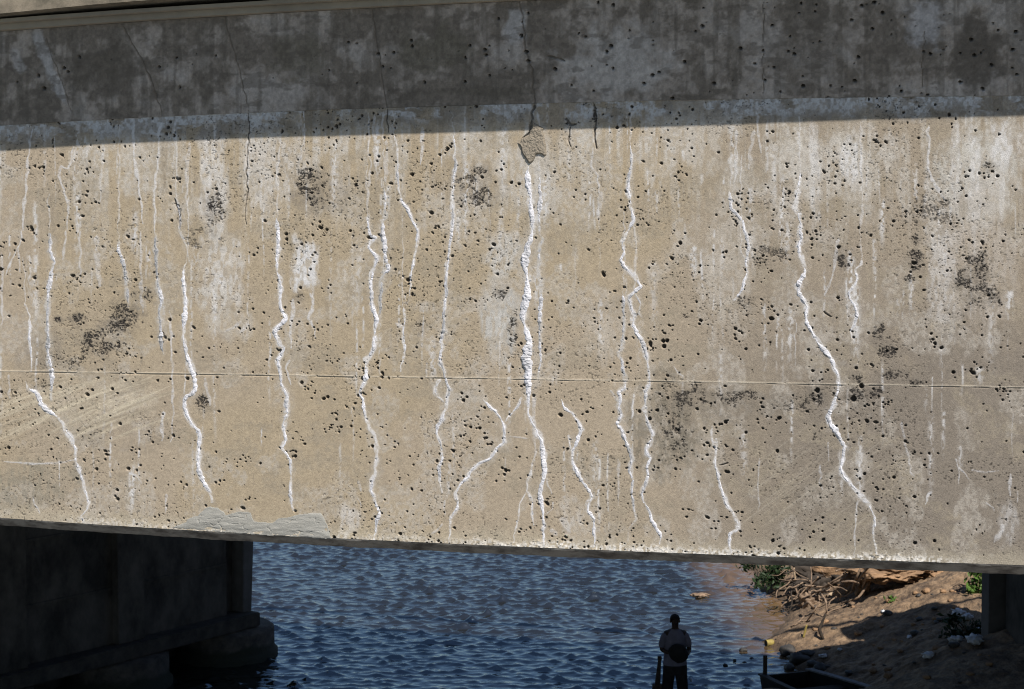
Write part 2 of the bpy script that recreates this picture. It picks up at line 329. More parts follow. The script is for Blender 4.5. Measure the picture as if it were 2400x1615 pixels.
faint = [
 (1, [(220, 870), (200, 1000), (180, 1200), (165, 1400), (155, 1568)], 3.6, .8), (4, [(150, 0), (130, 100), (80, 200), (40, 310)], 2.6, .8), (4, [(130, 100), (130, 280)], 2, .6),
 (4, [(0, 150), (20, 280), (10, 380), (14, 640)], 3, .7), (1, [(490, 990), (480, 1100), (460, 1150), (415, 1130), (395, 1200), (420, 1260), (440, 1320), (465, 1370), (460, 1568)], 3, .75),
 (4, [(455, 0), (440, 100), (430, 200)], 3, .7), (1, [(705, 1000), (695, 1150), (685, 1260), (680, 1380)], 3, .5), (1, [(905, 840), (908, 1000), (925, 1150), (950, 1300), (965, 1440), (965, 1520)], 2.8, .85),
 (4, [(955, 0), (958, 250), (960, 400), (970, 560)], 3.2, .6), (1, [(1300, 960), (1270, 1100), (1275, 1250), (1265, 1390)], 4, .5), (1, [(1105, 820), (1075, 920), (1080, 1060), (1065, 1150), (1055, 1280), (1055, 1400), (1055, 1568)], 2.8, .85),
 (1, [(1690, 950), (1680, 1100), (1690, 1250)], 7, .6), (1, [(2070, 860), (2060, 1000), (2040, 1080)], 5, .5), (1, [(1915, 900), (1890, 1150), (1880, 1260)], 3, .5),
 (2, [(230, 780), (220, 900), (230, 1050), (240, 1180)], 4, .5), (2, [(550, 860), (550, 1000), (540, 1120)], 5, .8), (2, [(305, 950), (305, 1100), (300, 1280)], 4, .5),
 (4, [(1155, 550), (1165, 700), (1175, 850), (1172, 1000), (1178, 1200), (1165, 1440)], 3, .7), (4, [(545, 0), (548, 200), (545, 340)], 2.5, .6), (4, [(655, 30), (660, 180), (680, 380)], 6, .5),
 (4, [(60, 980), (65, 1140)], 3, .6), (4, [(1110, 1230), (1105, 1320), (1100, 1430)], 5, .8), (4, [(1400, 1000), (1410, 1100), (1430, 1190)], 5, .55),
 (4, [(2000, 460), (1990, 600), (1975, 720), (1985, 800)], 4, .8), (4, [(2100, 420), (2140, 500), (2100, 600), (2140, 680), (2140, 740)], 4, .8), (4, [(1970, 880), (1945, 940), (1980, 1050)], 3.5, .8),
 (4, [(1640, 620), (1600, 650), (1530, 690)], 4, .5), (4, [(1690, 630), (1640, 690)], 5, .6), (7, [(1130, 240), (1130, 370)], 3, .7), (7, [(220, 255), (265, 370)], 2, .7), (7, [(20, 20), (230, 35), (380, 30), (500, 10)], 2.2, .7),
 (7, [(870, 100), (920, 110), (965, 165)], 2, .7), (2, [(1710, 1000), (1705, 1130), (1745, 1200), (1760, 1310)], 3, .7), (2, [(1770, 1300), (1750, 1480)], 6, .45),
 (3, [(365, 880), (370, 1050), (350, 1250)], 4, .6), (3, [(490, 880), (460, 1050), (455, 1150)], 5, .5), (3, [(1670, 850), (1675, 980), (1670, 1130), (1700, 1230), (1750, 1300), (1790, 1370)], 3.5, .85),
 (3, [(500, 720), (510, 800), (520, 950), (530, 1040)], 3, .7), (5, [(1600, 1500), (1600, 1568)], 2, .5), (5, [(1140, 1400), (1270, 1415)], 1.6, .6), (6, [(770, 600), (765, 920)], 1.6, .6), (6, [(1070, 50), (1045, 120), (1040, 200), (1025, 290), (1000, 350), (970, 430)], 5, .75),
 (6, [(985, 1440), (990, 1568)], 2, .6), (6, [(1490, 1300), (1500, 1400), (1540, 1568)], 3, .45), (9, [(520, 0), (515, 350)], 2, .55), (9, [(940, 40), (935, 160), (950, 210)], 2.6, .6),
 (9, [(1190, 280), (1180, 400), (1175, 550), (1165, 650)], 2, .7), (9, [(1545, 0), (1550, 90), (1580, 120)], 2, .6), (9, [(1860, 0), (1880, 90), (1880, 170)], 2, .7), (9, [(1880, 60), (1950, 140)], 1.6, .7),
 (9, [(1690, 220), (1645, 310)], 2.4, .9), (9, [(2060, 300), (2110, 330), (2120, 360)], 1.8, .7), (9, [(2180, 440), (2160, 520), (2120, 570)], 5, .6), (9, [(2230, 100), (2230, 250)], 3, .6), (9, [(2280, 220), (2280, 300)], 2, .6),
 (9, [(1960, 75), (2060, 95), (2150, 80)], 2, .5), (8, [(1885, 0), (1885, 320)], 3, .5), (8, [(1445, 290), (1440, 340), (1400, 380)], 2, .6), (8, [(1400, 130), (1415, 200), (1430, 240)], 2, .7),
 (8, [(700, 280), (695, 350), (710, 380)], 1.8, .6), (8, [(120, 150), (140, 220)], 3, .6), (8, [(110, 270), (140, 330)], 2, .5), (8, [(690, 440), (620, 510)], 3, .5), (5, [(2265, 920), (2290, 970), (2323, 990)], 2, .8),
 (5, [(1310, 1100), (1310, 1300), (1320, 1568)], 4, .6), (5, [(580, 900), (580, 1000)], 2.5, .5), (5, [(640, 940), (640, 980)], 3, .5), (8, [(1430, 480), (1470, 520)], 8, .5), (8, [(1500, 400), (1560, 500)], 8, .4),
]
for i, (c, p, wv, a) in enumerate(faint): stroke(crop(c, p), wv * .78, (.52, .51, .515), a * .8, .0008, .8, i + 2)
# black honeycombed stains
for x, y, rx, ry, a in [(292, 735, 34, 30, 1), (268, 765, 30, 22, .9), (330, 690, 40, 16, .6), (230, 800, 60, 34, .55), (180, 750, 16, 14, .7), (135, 750, 14, 10, .9), (175, 745, 14, 10, .9), (150, 850, 60, 22, .3), (375, 785, 12, 14, .7),
                        (720, 430, 40, 42, .75), (745, 470, 24, 40, .5), (505, 480, 26, 44, .65), (495, 500, 14, 40, .6), (475, 945, 14, 26, .6), (1105, 418, 16, 10, .9), (1125, 400, 20, 10, .6), (1110, 460, 60, 40, .3),
                        (2285, 640, 34, 50, .9), (2300, 690, 34, 36, .85), (2255, 665, 26, 16, .7), (2335, 700, 16, 16, .8), (2250, 735, 20, 12, .8), (2145, 565, 12, 14, .9), (2145, 610, 16, 26, .8), (1973, 615, 15, 22, .95), (1745, 710, 20, 18, .8),
                        (2130, 655, 12, 10, .9), (2060, 780, 14, 30, .5), (2010, 928, 26, 24, .95), (2052, 920, 24, 18, .9), (1912, 928, 22, 26, .95), (1860, 945, 60, 20, .5), (1720, 930, 60, 22, .55), (1620, 930, 50, 30, .5), (1580, 1010, 34, 70, .4),
                        (2005, 885, 14, 12, .7), (2100, 880, 44, 18, .55), (2150, 900, 30, 12, .5), (1170, 690, 22, 20, .6), (1200, 770, 14, 40, .4), (1610, 740, 14, 8, .5), (2320, 390, 16, 10, .8), (1395, 270, 6, 24, .6), (1328, 285, 9, 14, .9),
                        (700, 700, 12, 14, .7), (1800, 600, 60, 30, .25), (2210, 480, 90, 60, .22), (985, 770, 8, 20, .7), (420, 500, 8, 30, .5), (2075, 820, 30, 30, .35), (1490, 740, 18, 10, .4), (1915, 1020, 14, 26, .35), (470, 560, 40, 30, .2), (100, 900, 30, 16, .4)]:
    wd = win(x - 2 * rx, x + 2 * rx, y - 2 * ry, y + 2 * ry)
    if wd is None: continue
    X, Y = PX[wd], PY[wd]; d = np.sqrt(((X - x) / (1.25 * rx)) ** 2 + ((Y - y) / (1.2 * ry)) ** 2) + .9 * (fbm(X / 34, Y / 26, int(x) % 71, 3) - .5)
    sc_ = .75 + .09 * (int(x * 7 + y * 3) % 11); rt_ = ((int(x + 2 * y) % 13) - 6) * .12; Xr, Yr = X + rt_ * Y, Y - rt_ * X; nn = fbm(Xr / (5.5 * sc_), Yr / (4.4 * sc_), int(x + y) % 90, 3, .65); n4 = fbm(X / 22, Y / 16, int(x) % 60, 3)
    v = nn * .6 + n4 * .55 - .42 * (d - .35) * ss(.2, .7, d)
    m_ = ss(.575 - .10 * a, .665 - .10 * a, v) * ss(1.7, 1.0, d) * (.25 + .75 * ss(.36, .52, fbm(X / 2.9, Y / 2.6, 17, 2)))
    blend(wd, (.13, .112, .092), .55 * a * ss(1.3, .4, d + (n4 - .5) * 1.2) * (.4 + .6 * ss(.4, .6, fbm(X / 6, Y / 6, 13, 3))))
    blend(wd, BLK, .96 * m_ * ss(0, .35, a)); H[wd] -= .003 * m_
# form joint across the face
jl = np.interp(PX, [-400, 0, 800, 1600, 2400, 2800], [862, 869, 881, 894, 907.5, 914]).astype(np.float32)
q = PY - jl - 1.2 * (vn(PX / 60, PX * 0, 41) - .5)
m_ = np.exp(-(q / 1.5) ** 2) * (.45 + .55 * vn(PX / 40, PX * 0 + 2, 42)); blend(full, (.50, .44, .35), .7 * m_)
H += .0025 * m_
m_ = np.exp(-((q - 2.6) / 1.2) ** 2) * ss(.45, .65, vn(PX / 35, PX * 0 + 5, 43)); H -= .005 * m_
# bugholes
def hole(x, y, r, ang=.6, asp=1.0, depth=1.5):
    wd = win(x - r * 2, x + r * 2, y - r * 2, y + r * 2)
    if wd is None: return
    dx = PX[wd] - x; dy = PY[wd] - y; ca, sa = math.cos(ang), math.sin(ang)
    a = (dx * ca + dy * sa) / (r * asp); b = (-dx * sa + dy * ca) / r
    d = np.sqrt(a * a + b * b) + .42 * (vn(PX[wd] / (r * .9), PY[wd] / (r * .9), int(x) % 97) - .5)
    m_ = ss(1.12, .72, d); H[wd] = np.minimum(H[wd], -m_ * min(.026, depth * 1.4 * r / 437)); blend(wd, (.055, .046, .037), .9 * ss(1.02, .8, d))  # pit floors painted dark, adding to the shade inside each hole
den = lambda x, y: .16 + 1.5 * ss(.44, .66, fbm(np.float32(x / 120), np.float32(y / 100), 51, 4)) * (1.0 if y < 900 else .75)
cnt = 0
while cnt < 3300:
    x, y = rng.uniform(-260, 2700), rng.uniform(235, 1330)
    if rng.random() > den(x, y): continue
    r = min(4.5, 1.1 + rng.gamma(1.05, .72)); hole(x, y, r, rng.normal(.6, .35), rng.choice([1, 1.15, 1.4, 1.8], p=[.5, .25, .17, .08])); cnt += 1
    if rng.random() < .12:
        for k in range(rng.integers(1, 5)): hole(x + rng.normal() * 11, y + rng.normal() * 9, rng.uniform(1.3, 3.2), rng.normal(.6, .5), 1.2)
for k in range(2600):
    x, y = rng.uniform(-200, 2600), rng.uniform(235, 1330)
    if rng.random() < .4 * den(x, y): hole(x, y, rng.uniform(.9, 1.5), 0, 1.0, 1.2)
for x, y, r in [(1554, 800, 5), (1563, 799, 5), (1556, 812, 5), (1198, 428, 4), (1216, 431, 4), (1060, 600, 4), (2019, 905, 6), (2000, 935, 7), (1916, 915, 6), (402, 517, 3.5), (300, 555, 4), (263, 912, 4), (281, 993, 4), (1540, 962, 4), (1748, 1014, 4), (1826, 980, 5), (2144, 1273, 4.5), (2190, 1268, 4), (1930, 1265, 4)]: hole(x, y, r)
def crack(pts, wv=1.4, seed=5, dep=.012):
    stroke(pts, wv, (.10, .085, .07), .85, -dep, .25, seed)
crack(crop(1, [(1695, 760), (1695, 950), (1680, 1100), (1680, 1300), (1670, 1480), (1680, 1530)]), 1.1, 3)
crack(crop(2, [(1310, 705), (1306, 735), (1292, 770), (1308, 805), (1296, 840), (1284, 900), (1250, 930), (1225, 965)]), 2.6, 4); crack(crop(2, [(1530, 800), (1560, 850), (1600, 845)]), 2.6, 6); crack(crop(2, [(1560, 860), (1545, 950), (1560, 1000)]), .9, 7)
crack(crop(2, [(1715, 700), (1735, 800), (1725, 900), (1740, 1010)]), 1.8, 8); crack(crop(1, [(1190, 1350), (1215, 1450), (1225, 1560)]), 1.6, 9); crack(crop(6, [(960, 550), (1010, 590)]), 1.1, 10)
crack(crop(2, [(310, 740), (315, 900)]), .8, 12); crack(crop(9, [(310, 30), (250, 45)]), 1.0, 13)
# raised white streaks
STREAKS = [
 # crop, points, base width (px), grey level 0..1, crop list continues
 ('s', [(4, [(168, 490), (190, 540), (205, 590), (205, 640), (200, 700), (200, 760), (210, 820), (215, 890), (208, 960)])], 2.6, .0, None),
 ('b', [(4, [(175, 1030), (200, 1085), (245, 1100), (265, 1140), (285, 1190), (330, 1230), (390, 1270), (425, 1310), (450, 1370), (490, 1410), (500, 1460), (518, 1490), (515, 1568)]), (7, [(535, 60), (550, 120), (570, 180), (585, 230), (600, 290), (590, 350), (555, 390), (565, 430)])], 4.6, .0, 'white streak that starts low on the left and slants down to the bottom edge'),
 ('g', [(4, [(338, 5), (340, 80), (338, 140), (372, 215), (350, 280), (345, 340), (330, 400), (325, 470), (325, 540), (325, 600), (325, 680), (325, 760), (325, 820), (335, 880), (345, 940), (352, 1000), (350, 1060), (350, 1150)])], 5.4, .35, 'broad pale grey streak with a ragged edge'),
 ('g', [(4, [(1055, 0), (1060, 120), (1065, 250), (1070, 350), (1088, 420), (1100, 480), (1092, 520), (1082, 560), (1090, 620), (1095, 700), (1090, 740), (1100, 800), (1115, 840)])], 5.0, .4, None),
 ('g', [(4, [(805, 60), (803, 120), (830, 190), (850, 260), (855, 340), (865, 400), (868, 480), (870, 520)])], 3.8, .35, None),
 ('s', [(1, [(1200, 1340), (1225, 1500)]), (4, [(1225, 0), (1255, 60), (1270, 130), (1288, 180), (1290, 210)])], 3.0, .5, None),
 ('b', [(4, [(1275, 215), (1262, 235), (1250, 280), (1248, 340), (1255, 400), (1265, 460), (1262, 520), (1262, 570), (1255, 620), (1250, 680), (1250, 740), (1262, 800), (1275, 860), (1300, 930), (1320, 980), (1328, 1030), (1328, 1080), (1310, 1110), (1270, 1130), (1255, 1150), (1255, 1200), (1275, 1260), (1310, 1320), (1350, 1370), (1362, 1410), (1352, 1470), (1350, 1568)]), (7, [(1350, 60), (1370, 130), (1400, 180), (1425, 230), (1440, 290)])], 5.4, .0, 'long thick white streak ending above the left end of the grey repair patch'),
 ('b', [(1, [(1885, 1480), (1890, 1560)]), (4, [(1893, 60), (1890, 130), (1885, 200), (1888, 270), (1905, 340), (1912, 390), (1905, 440), (1908, 500), (1925, 560), (1952, 602), (1900, 650), (1868, 690), (1885, 740), (1900, 780), (1935, 800), (1915, 840), (1893, 880), (1900, 940), (1910, 990), (1910, 1040), (1935, 1090), (1955, 1130), (1950, 1190), (1955, 1240), (1935, 1290), (1930, 1340), (1940, 1400), (1945, 1420), (1920, 1480), (1950, 1520), (1975, 1560)]), (7, [(1975, 60), (1985, 120), (1975, 180), (1975, 240), (1985, 300), (1995, 350)])], 4.4, .05, 'zigzag white streak ending above the right end of the grey repair patch'),
 ('b', [(5, [(185, 0), (195, 30), (215, 45), (240, 50), (200, 80), (185, 115), (215, 150), (245, 190), (230, 230), (215, 270), (205, 320), (200, 390), (210, 440), (205, 500), (220, 550), (240, 600), (235, 650), (225, 700), (225, 750), (220, 800), (200, 850), (170, 880), (170, 950), (160, 1010), (145, 1060), (120, 1110), (145, 1150), (150, 1200), (160, 1260), (180, 1310), (190, 1350), (225, 1390), (238, 1440), (240, 1568)]), (8, [(230, 60), (240, 90), (210, 150), (205, 210), (225, 270), (250, 340), (260, 380), (240, 430), (230, 490), (225, 550)])], 4.8, .08, 'long white streak forked at its top, running down to the bottom edge'),
 ('g', [(2, [(290, 1270), (300, 1360), (300, 1440), (285, 1500), (280, 1568)]), (5, [(290, 60), (300, 180), (325, 270), (290, 290), (275, 330), (270, 400), (265, 470), (265, 540), (250, 610)])], 5.2, .4, 'grey streak joining the forked white one'),
 ('s', [(2, [(175, 1470), (180, 1520), (190, 1568)]), (5, [(205, 25), (240, 50)])], 4.5, .1, None),
 ('s', [(2, [(360, 910), (375, 1000), (385, 1080), (380, 1180), (390, 1280), (410, 1370), (450, 1420), (490, 1510), (520, 1568)]), (5, [(515, 80), (500, 160), (485, 240), (470, 330), (462, 440)])], 2.9, .15, None),
 ('s', [(5, [(420, 520), (430, 580), (435, 630), (420, 680), (425, 750), (435, 820), (425, 890), (400, 940), (395, 960)])], 2.6, .25, None),
 ('g', [(2, [(765, 900), (772, 1000), (775, 1080), (780, 1140), (765, 1200), (765, 1280), (755, 1350), (755, 1430), (760, 1500), (755, 1568)]), (5, [(745, 60), (735, 120), (730, 180), (722, 240), (718, 300), (712, 360), (715, 420), (705, 480), (700, 540), (695, 600), (700, 660), (690, 720), (675, 760), (690, 800), (675, 840), (670, 890), (690, 940), (705, 1000), (720, 1040), (740, 1080), (730, 1120), (715, 1170), (700, 1230), (690, 1280), (655, 1330), (650, 1380), (670, 1430), (685, 1500), (690, 1550)]), (8, [(660, 60), (670, 120), (670, 180), (680, 230)])], 4.2, .28, 'long greyish streak with a small loop just below the form joint'),
 ('s', [(5, [(670, 1010), (640, 1070), (640, 1110), (665, 1135), (695, 1165)])], 3.2, .1, None),
 ('c', [(2, [(1270, 1130), (1270, 1200), (1275, 1280), (1290, 1340), (1290, 1420), (1300, 1500), (1300, 1568)]), (5, [(1290, 60), (1265, 110), (1255, 180), (1250, 260), (1265, 320), (1265, 400), (1260, 470), (1245, 530), (1235, 590), (1250, 650), (1270, 720), (1280, 750), (1270, 800), (1262, 850), (1260, 900), (1270, 960), (1270, 1010), (1275, 1060), (1275, 1120), (1270, 1190), (1275, 1250), (1300, 1310), (1330, 1370), (1360, 1430), (1370, 1500), (1378, 1568)]), (8, [(1385, 60), (1380, 120), (1360, 190), (1355, 240), (1360, 300), (1370, 360), (1375, 420), (1375, 480), (1378, 540), (1380, 585)])], 6.2, .0, 'thickest and whitest streak, under the mortar lump in the middle'),
 ('g', [(2, [(1345, 1100), (1350, 1250), (1355, 1350), (1345, 1450), (1350, 1568)]), (5, [(1365, 60), (1345, 150), (1350, 300), (1360, 450), (1350, 600), (1350, 750), (1355, 900), (1340, 1010)])], 4.6, .45, 'straight grey streak just right of the thickest white one'),
 ('s', [(5, [(965, 1150), (1000, 1190), (1050, 1230), (1085, 1280), (1105, 1330), (1110, 1390), (1110, 1440), (1060, 1480), (1030, 1530), (1010, 1555)]), (8, [(940, 30), (885, 75), (860, 130), (815, 165), (795, 210), (780, 240), (790, 290), (790, 330), (760, 380), (740, 420), (740, 480), (735, 540), (735, 570)])], 3.6, .0, 'white streak that bends sharply to the left in the lower middle'),
 ('s', [(5, [(1235, 1130), (1200, 1200), (1150, 1260), (1110, 1300)])], 2.0, .1, None),
 ('s', [(5, [(1490, 1150), (1520, 1210), (1580, 1250), (1610, 1300), (1635, 1360), (1615, 1410), (1600, 1460), (1570, 1500), (1570, 1568)]), (8, [(1600, 80), (1640, 150), (1690, 220), (1710, 260), (1680, 300), (1675, 350), (1725, 410), (1720, 480), (1725, 540), (1720, 600)])], 3.6, .0, None),
 ('s', [(5, [(1550, 1390), (1560, 1450), (1570, 1500)])], 2.0, .1, None),
 ('b', [(2, [(1965, 960), (1975, 1050), (1970, 1130), (1955, 1200), (1950, 1280), (1965, 1350), (1975, 1430), (1990, 1500), (1950, 1568)]), (5, [(1915, 80), (1920, 160), (1900, 200), (1930, 250), (1970, 290), (2010, 340), (2040, 380), (1990, 420), (1955, 460), (1975, 520), (1985, 580), (1985, 640), (2020, 710), (2055, 770), (2075, 840), (2085, 910), (2095, 980), (2095, 1050), (2070, 1090), (2070, 1160), (2065, 1240), (2090, 1320), (2120, 1380), (2105, 1430), (2075, 1490), (2080, 1520), (2105, 1550)]), (8, [(2080, 60), (2085, 120), (2070, 180), (2045, 230), (2055, 290), (2095, 350), (2110, 420), (2140, 470), (2175, 520), (2165, 580)])], 4.6, .15, 'long streak right of the middle running the whole height of the girder'),
 ('g', [(5, [(1920, 410), (1920, 550), (1920, 700), (1905, 800), (1885, 830), (1910, 880), (1915, 950), (1930, 1010), (1930, 1075), (1885, 1100), (1900, 1150), (1890, 1200), (1905, 1260), (1875, 1320), (1910, 1350), (1930, 1420), (1960, 1490), (1980, 1560)]), (8, [(1960, 80), (1985, 150), (1980, 230), (1985, 320), (2005, 410), (1960, 480), (1955, 560)])], 4.0, .3, 'grey streak with knotty lumps left of the long full-height one'),
 ('s', [(5, [(1835, 1085), (1850, 1120), (1880, 1150), (1895, 1165)])], 4.0, .3, None),
 ('s', [(3, [(320, 1290), (320, 1340), (330, 1420), (380, 1470), (410, 1510), (420, 1568)]), (6, [(440, 60), (450, 110), (440, 180), (430, 230), (440, 290), (420, 340), (410, 390), (390, 430), (345, 475)])], 3.6, .1, None),
 ('s', [(6, [(395, 100), (400, 150), (425, 190)])], 2.6, .3, None),
 ('b', [(3, [(800, 1150), (795, 1230), (785, 1300), (765, 1400), (790, 1470), (805, 1520), (800, 1568)]), (6, [(810, 50), (785, 110), (795, 150), (815, 210), (835, 270), (815, 320), (790, 370), (785, 420), (820, 470), (845, 520), (840, 580), (850, 640), (880, 690), (910, 740), (940, 790), (990, 840), (1020, 890), (1035, 940), (1060, 990), (1065, 1050), (1050, 1110), (1030, 1170), (1010, 1220), (990, 1270), (1010, 1320), (1050, 1380), (1080, 1430), (1105, 1470), (1095, 1520), (1090, 1568)]), (9, [(1075, 70), (1100, 120), (1150, 180), (1200, 230), (1250, 290), (1280, 340), (1310, 400), (1310, 440), (1295, 490), (1300, 540), (1315, 590), (1320, 645)])], 5.0, .0, 'longest white streak on the right, slanting down to the bottom edge'),
 ('s', [(6, [(1215, 190), (1210, 230), (1180, 270), (1185, 330), (1170, 380), (1130, 420), (1140, 470), (1175, 510), (1185, 570), (1175, 640), (1140, 680), (1150, 730)])], 3.0, .05, None),
 ('b', [(6, [(195, 1330), (200, 1400), (210, 1440), (225, 1490), (220, 1568)]), (9, [(235, 90), (255, 170), (275, 250), (300, 310), (335, 360), (370, 430), (380, 480), (320, 510), (320, 570), (325, 640)])], 4.0, .0, 'short white streak low on the right with a hooked foot'),
 ('s', [(8, [(1305, 0), (1295, 70), (1270, 140), (1265, 220), (1220, 300), (1200, 400), (1185, 500), (1170, 570)])], 2.2, .1, None),
 ('s', [(8, [(1270, 220), (1300, 300), (1300, 380), (1315, 450)])], 1.8, .15, None),
 ('s', [(5, [(1985, 1110), (1980, 1200), (1980, 1280)])], 2.0, .2, None),
 ('s', [(5, [(2000, 430), (2040, 500), (2020, 560), (2045, 590)])], 2.4, .35, None),
 ('s', [(5, [(370, 630), (395, 645), (415, 660)])], 2.6, .0, None),
 ('s', [(6, [(225, 1415), (240, 1440), (215, 1445)])], 2.2, .0, None),
]
for i, (kd, parts, wd_, gr, lb) in enumerate(STREAKS):
    pth = []
    for c_, p_ in parts: pth += crop(c_, p_)
    stroke(pth, wd_ * .95, PW if gr < .3 else (.44, .43, .42), .62, .0008, .95, i + 40)
    stroke([(x + 2, y) for x, y in pth], wd_ * 2.4, (.42, .385, .345), .22, .0, .9, i + 80)
    x0, y0 = pth[0]
    if 300 < y0 < 720 and kd != 'c':
        yt = max(262, y0 - rng.uniform(80, 330)); stroke([(x0 + rng.normal() * 4 * q, y0 + (yt - y0) * q) for q in np.linspace(0, 1, 6)][::-1], rng.uniform(1.2, 2.2), PW, .32, .0006, .9, i + 120)
# gentle unevenness of the whole face
H += .006 * (fbm(PX / 420, PY / 420, 61, 3) - .5) + .0022 * (fbm(PX / 30, PY / 30, 62, 3) - .5)
H[0, :] = np.minimum(H[0, :], .004); H[-1, :] = 0
Vx = fw(S2, Z2, H).reshape(-1, 3)
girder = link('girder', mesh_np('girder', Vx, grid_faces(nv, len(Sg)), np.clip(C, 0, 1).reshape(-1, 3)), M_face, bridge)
H0 = H.copy()
def h_at(px, py):
    c = np.clip(np.searchsorted(colx, px), 0, len(colx) - 1); r = nv - 1 - np.clip(np.searchsorted(PY[::-1, c], py), 0, nv - 1); return H0[r, c]
del Vx, n1, n2, n3, jd, bloom, bd, crust, spk, q, m_, jl
# lower chamfer and underside
nS = 420; Sl = np.linspace(-5.6, 4.6, nS); zb = zbot(Sl)
rag = .004 * (vn(Sl * 40, Sl * 0, 70) - .5) + .006 * (vn(Sl * 9, Sl * 0, 71) - .5)
prof = [(0.0005, 0.0), (-.003, -.008), (-.045, -.05), (-.05, -.055), (-.75, -.056), (-.75, .2)]
Vl = np.concatenate([fw(Sl, zb + dz + (rag if 0 < i < 4 else 0), np.full(nS, o) + (rag * .8 if 1 < i < 4 else 0)) for i, (o, dz) in enumerate(prof)])
Fl = np.concatenate([[[k * nS + i, k * nS + i + 1, (k + 1) * nS + i + 1, (k + 1) * nS + i] for i in range(nS - 1)] for k in range(len(prof) - 1)])[:, ::-1]
link('chamfer', mesh_np('chamfer', Vl, Fl, smooth=False), M_lip, girder)
def streak(parts, wd, grey, seed, label=None, fat=False):
    P = []
    for c, p in parts: P += crop(c, p)
    P = np.array(P, float); seg = np.hypot(*np.diff(P, axis=0).T); L = np.concatenate([[0], np.cumsum(seg)])
    n = max(12, int(L[-1] / 1.25)); l = np.linspace(0, L[-1], n)
    x = np.interp(l, L, P[:, 0]); y = np.interp(l, L, P[:, 1])
    for _ in range(5):
        x[1:-1] = .25 * x[:-2] + .5 * x[1:-1] + .25 * x[2:]; y[1:-1] = .25 * y[:-2] + .5 * y[1:-1] + .25 * y[2:]
    zer = l * 0
    x += 2.6 * (vn(l / 17, zer, seed) - .5) + 1.6 * (vn(l / 6, zer, seed + 20) - .5)
    tx = np.gradient(x); ty = np.gradient(y); tn = np.hypot(tx, ty) + 1e-6; nx, ny = -ty / tn, tx / tn
    wv = wd * (1.0 if fat else .86) * ((.30 if fat else .10) + (1.15 if fat else 1.35) * vn(l / 38, zer + 3, seed)) * ((.62 + .76 * vn(l / 6, zer + 7, seed)) if not fat else (.9 + .3 * vn(l / 9, zer + 7, seed))) * np.minimum(1, .25 + l / 30) * np.minimum(1, .2 + (L[-1] - l) / 40)
    if fat: wv *= 1 + .5 * np.exp(-((y - 860) / 48) ** 2) - .15 * ss(900, 1000, y)
    K = 11; k = np.linspace(-1, 1, K)
    jit = .5 * (vn(l[:, None] / 4.2 + 0 * k, k[None] * 2.2 + l[:, None] * 0, seed + 2) - .5)
    XX = x[:, None] + nx[:, None] * k * wv[:, None] * (1 + jit); YY = y[:, None] + ny[:, None] * k * wv[:, None] * (1 + jit)
    bead = .6 + .6 * vn(l[:, None] / 11 + 0 * k, k[None] * 1.3 + 0 * l[:, None], seed + 4)
    rough_ = .6 + .8 * vn(XX / 2.4, YY / 2.4, seed + 6)
    hh = (wv[:, None] / 437) * .52 * np.sqrt(np.clip(1 - k ** 2, 0, 1))[None] * bead * (.35 + .65 * rough_ + .5 * (vn(XX / 1.6, YY / 1.6, seed + 16) - .5)) * (1 - .35 * grey)
    hh += h_at(x.mean(), y.mean()) * 0
    s_, z_ = face_sz(XX, YY); base_h = np.array([[h_at(a, b) for a, b in zip(x, y)]])[0]
    off = np.maximum(base_h, -.003)[:, None] - .0015 + hh
    V = fw(s_, z_, off).reshape(-1, 3)
    v1 = fbm(XX / 4, YY / 4, seed + 8, 2); patch = ss(.45, .62, fbm(XX / 16, YY / 30, seed + 9, 3))
    w_ = np.array([.585, .575, .60]); gcol = np.array([.31, .305, .305])
    t = np.clip(grey * (.5 + .9 * patch) + .45 * patch, 0, 1)[..., None]
    cc = w_ * (1 - t) + gcol * t; cc = cc * (1 - .75 * grey * ss(.50, .62, v1))[..., None] * (.86 + .28 * vn(XX / 1.8, YY / 1.8, seed + 12))[..., None]
    o = link('mineral_streak', mesh_np('mineral_streak', V, grid_faces(n, K)[:, ::-1], cc.reshape(-1, 3)), M_calcite, girder)
    if label: o['label'] = label
for i, (kd, parts, wd, gr, lb) in enumerate(STREAKS): streak(parts, wd, gr, i + 3, lb, kd == 'c')
# relief patches
def relief(name, poly, hfun, cfun, res, mat_, parent):
    P = np.array(poly, float); x0, y0 = P.min(0) - res; x1, y1 = P.max(0) + res
    X, Y = np.meshgrid(np.arange(x0, x1, res), np.arange(y0, y1, res)); D = np.full(X.shape, 1e9); ins = np.zeros(X.shape, bool)
    Xw = X + 2.0 * (vn(X / 9, Y / 9, 77) - .5); Yw = Y + 2.0 * (vn(X / 9, Y / 9, 78) - .5)
    for (ax, ay), (bx, by) in zip(P, np.roll(P, -1, 0)):
        vx, vy = bx - ax, by - ay; t = np.clip(((Xw - ax) * vx + (Yw - ay) * vy) / (vx * vx + vy * vy + 1e-9), 0, 1)
        D = np.minimum(D, np.hypot(Xw - ax - t * vx, Yw - ay - t * vy))
        c = ((ay > Yw) != (by > Yw)) & (Xw < (bx - ax) * (Yw - ay) / (by - ay + 1e-9) + ax); ins ^= c
    sd = np.where(ins, D, -D); s_, z_ = face_sz(X, Y); V = fw(s_, z_, hfun(X, Y, sd)).reshape(-1, 3); F = grid_faces(*X.shape)
    keep = (sd.reshape(-1)[F] > -res * .9).all(1); F = F[keep][:, ::-1]
    u, inv = np.unique(F, return_inverse=True)
    return link(name, mesh_np(name, V[u], inv.reshape(F.shape)[:, ::-1], cfun(X, Y, sd).reshape(-1, 3)[u]), mat_, parent)
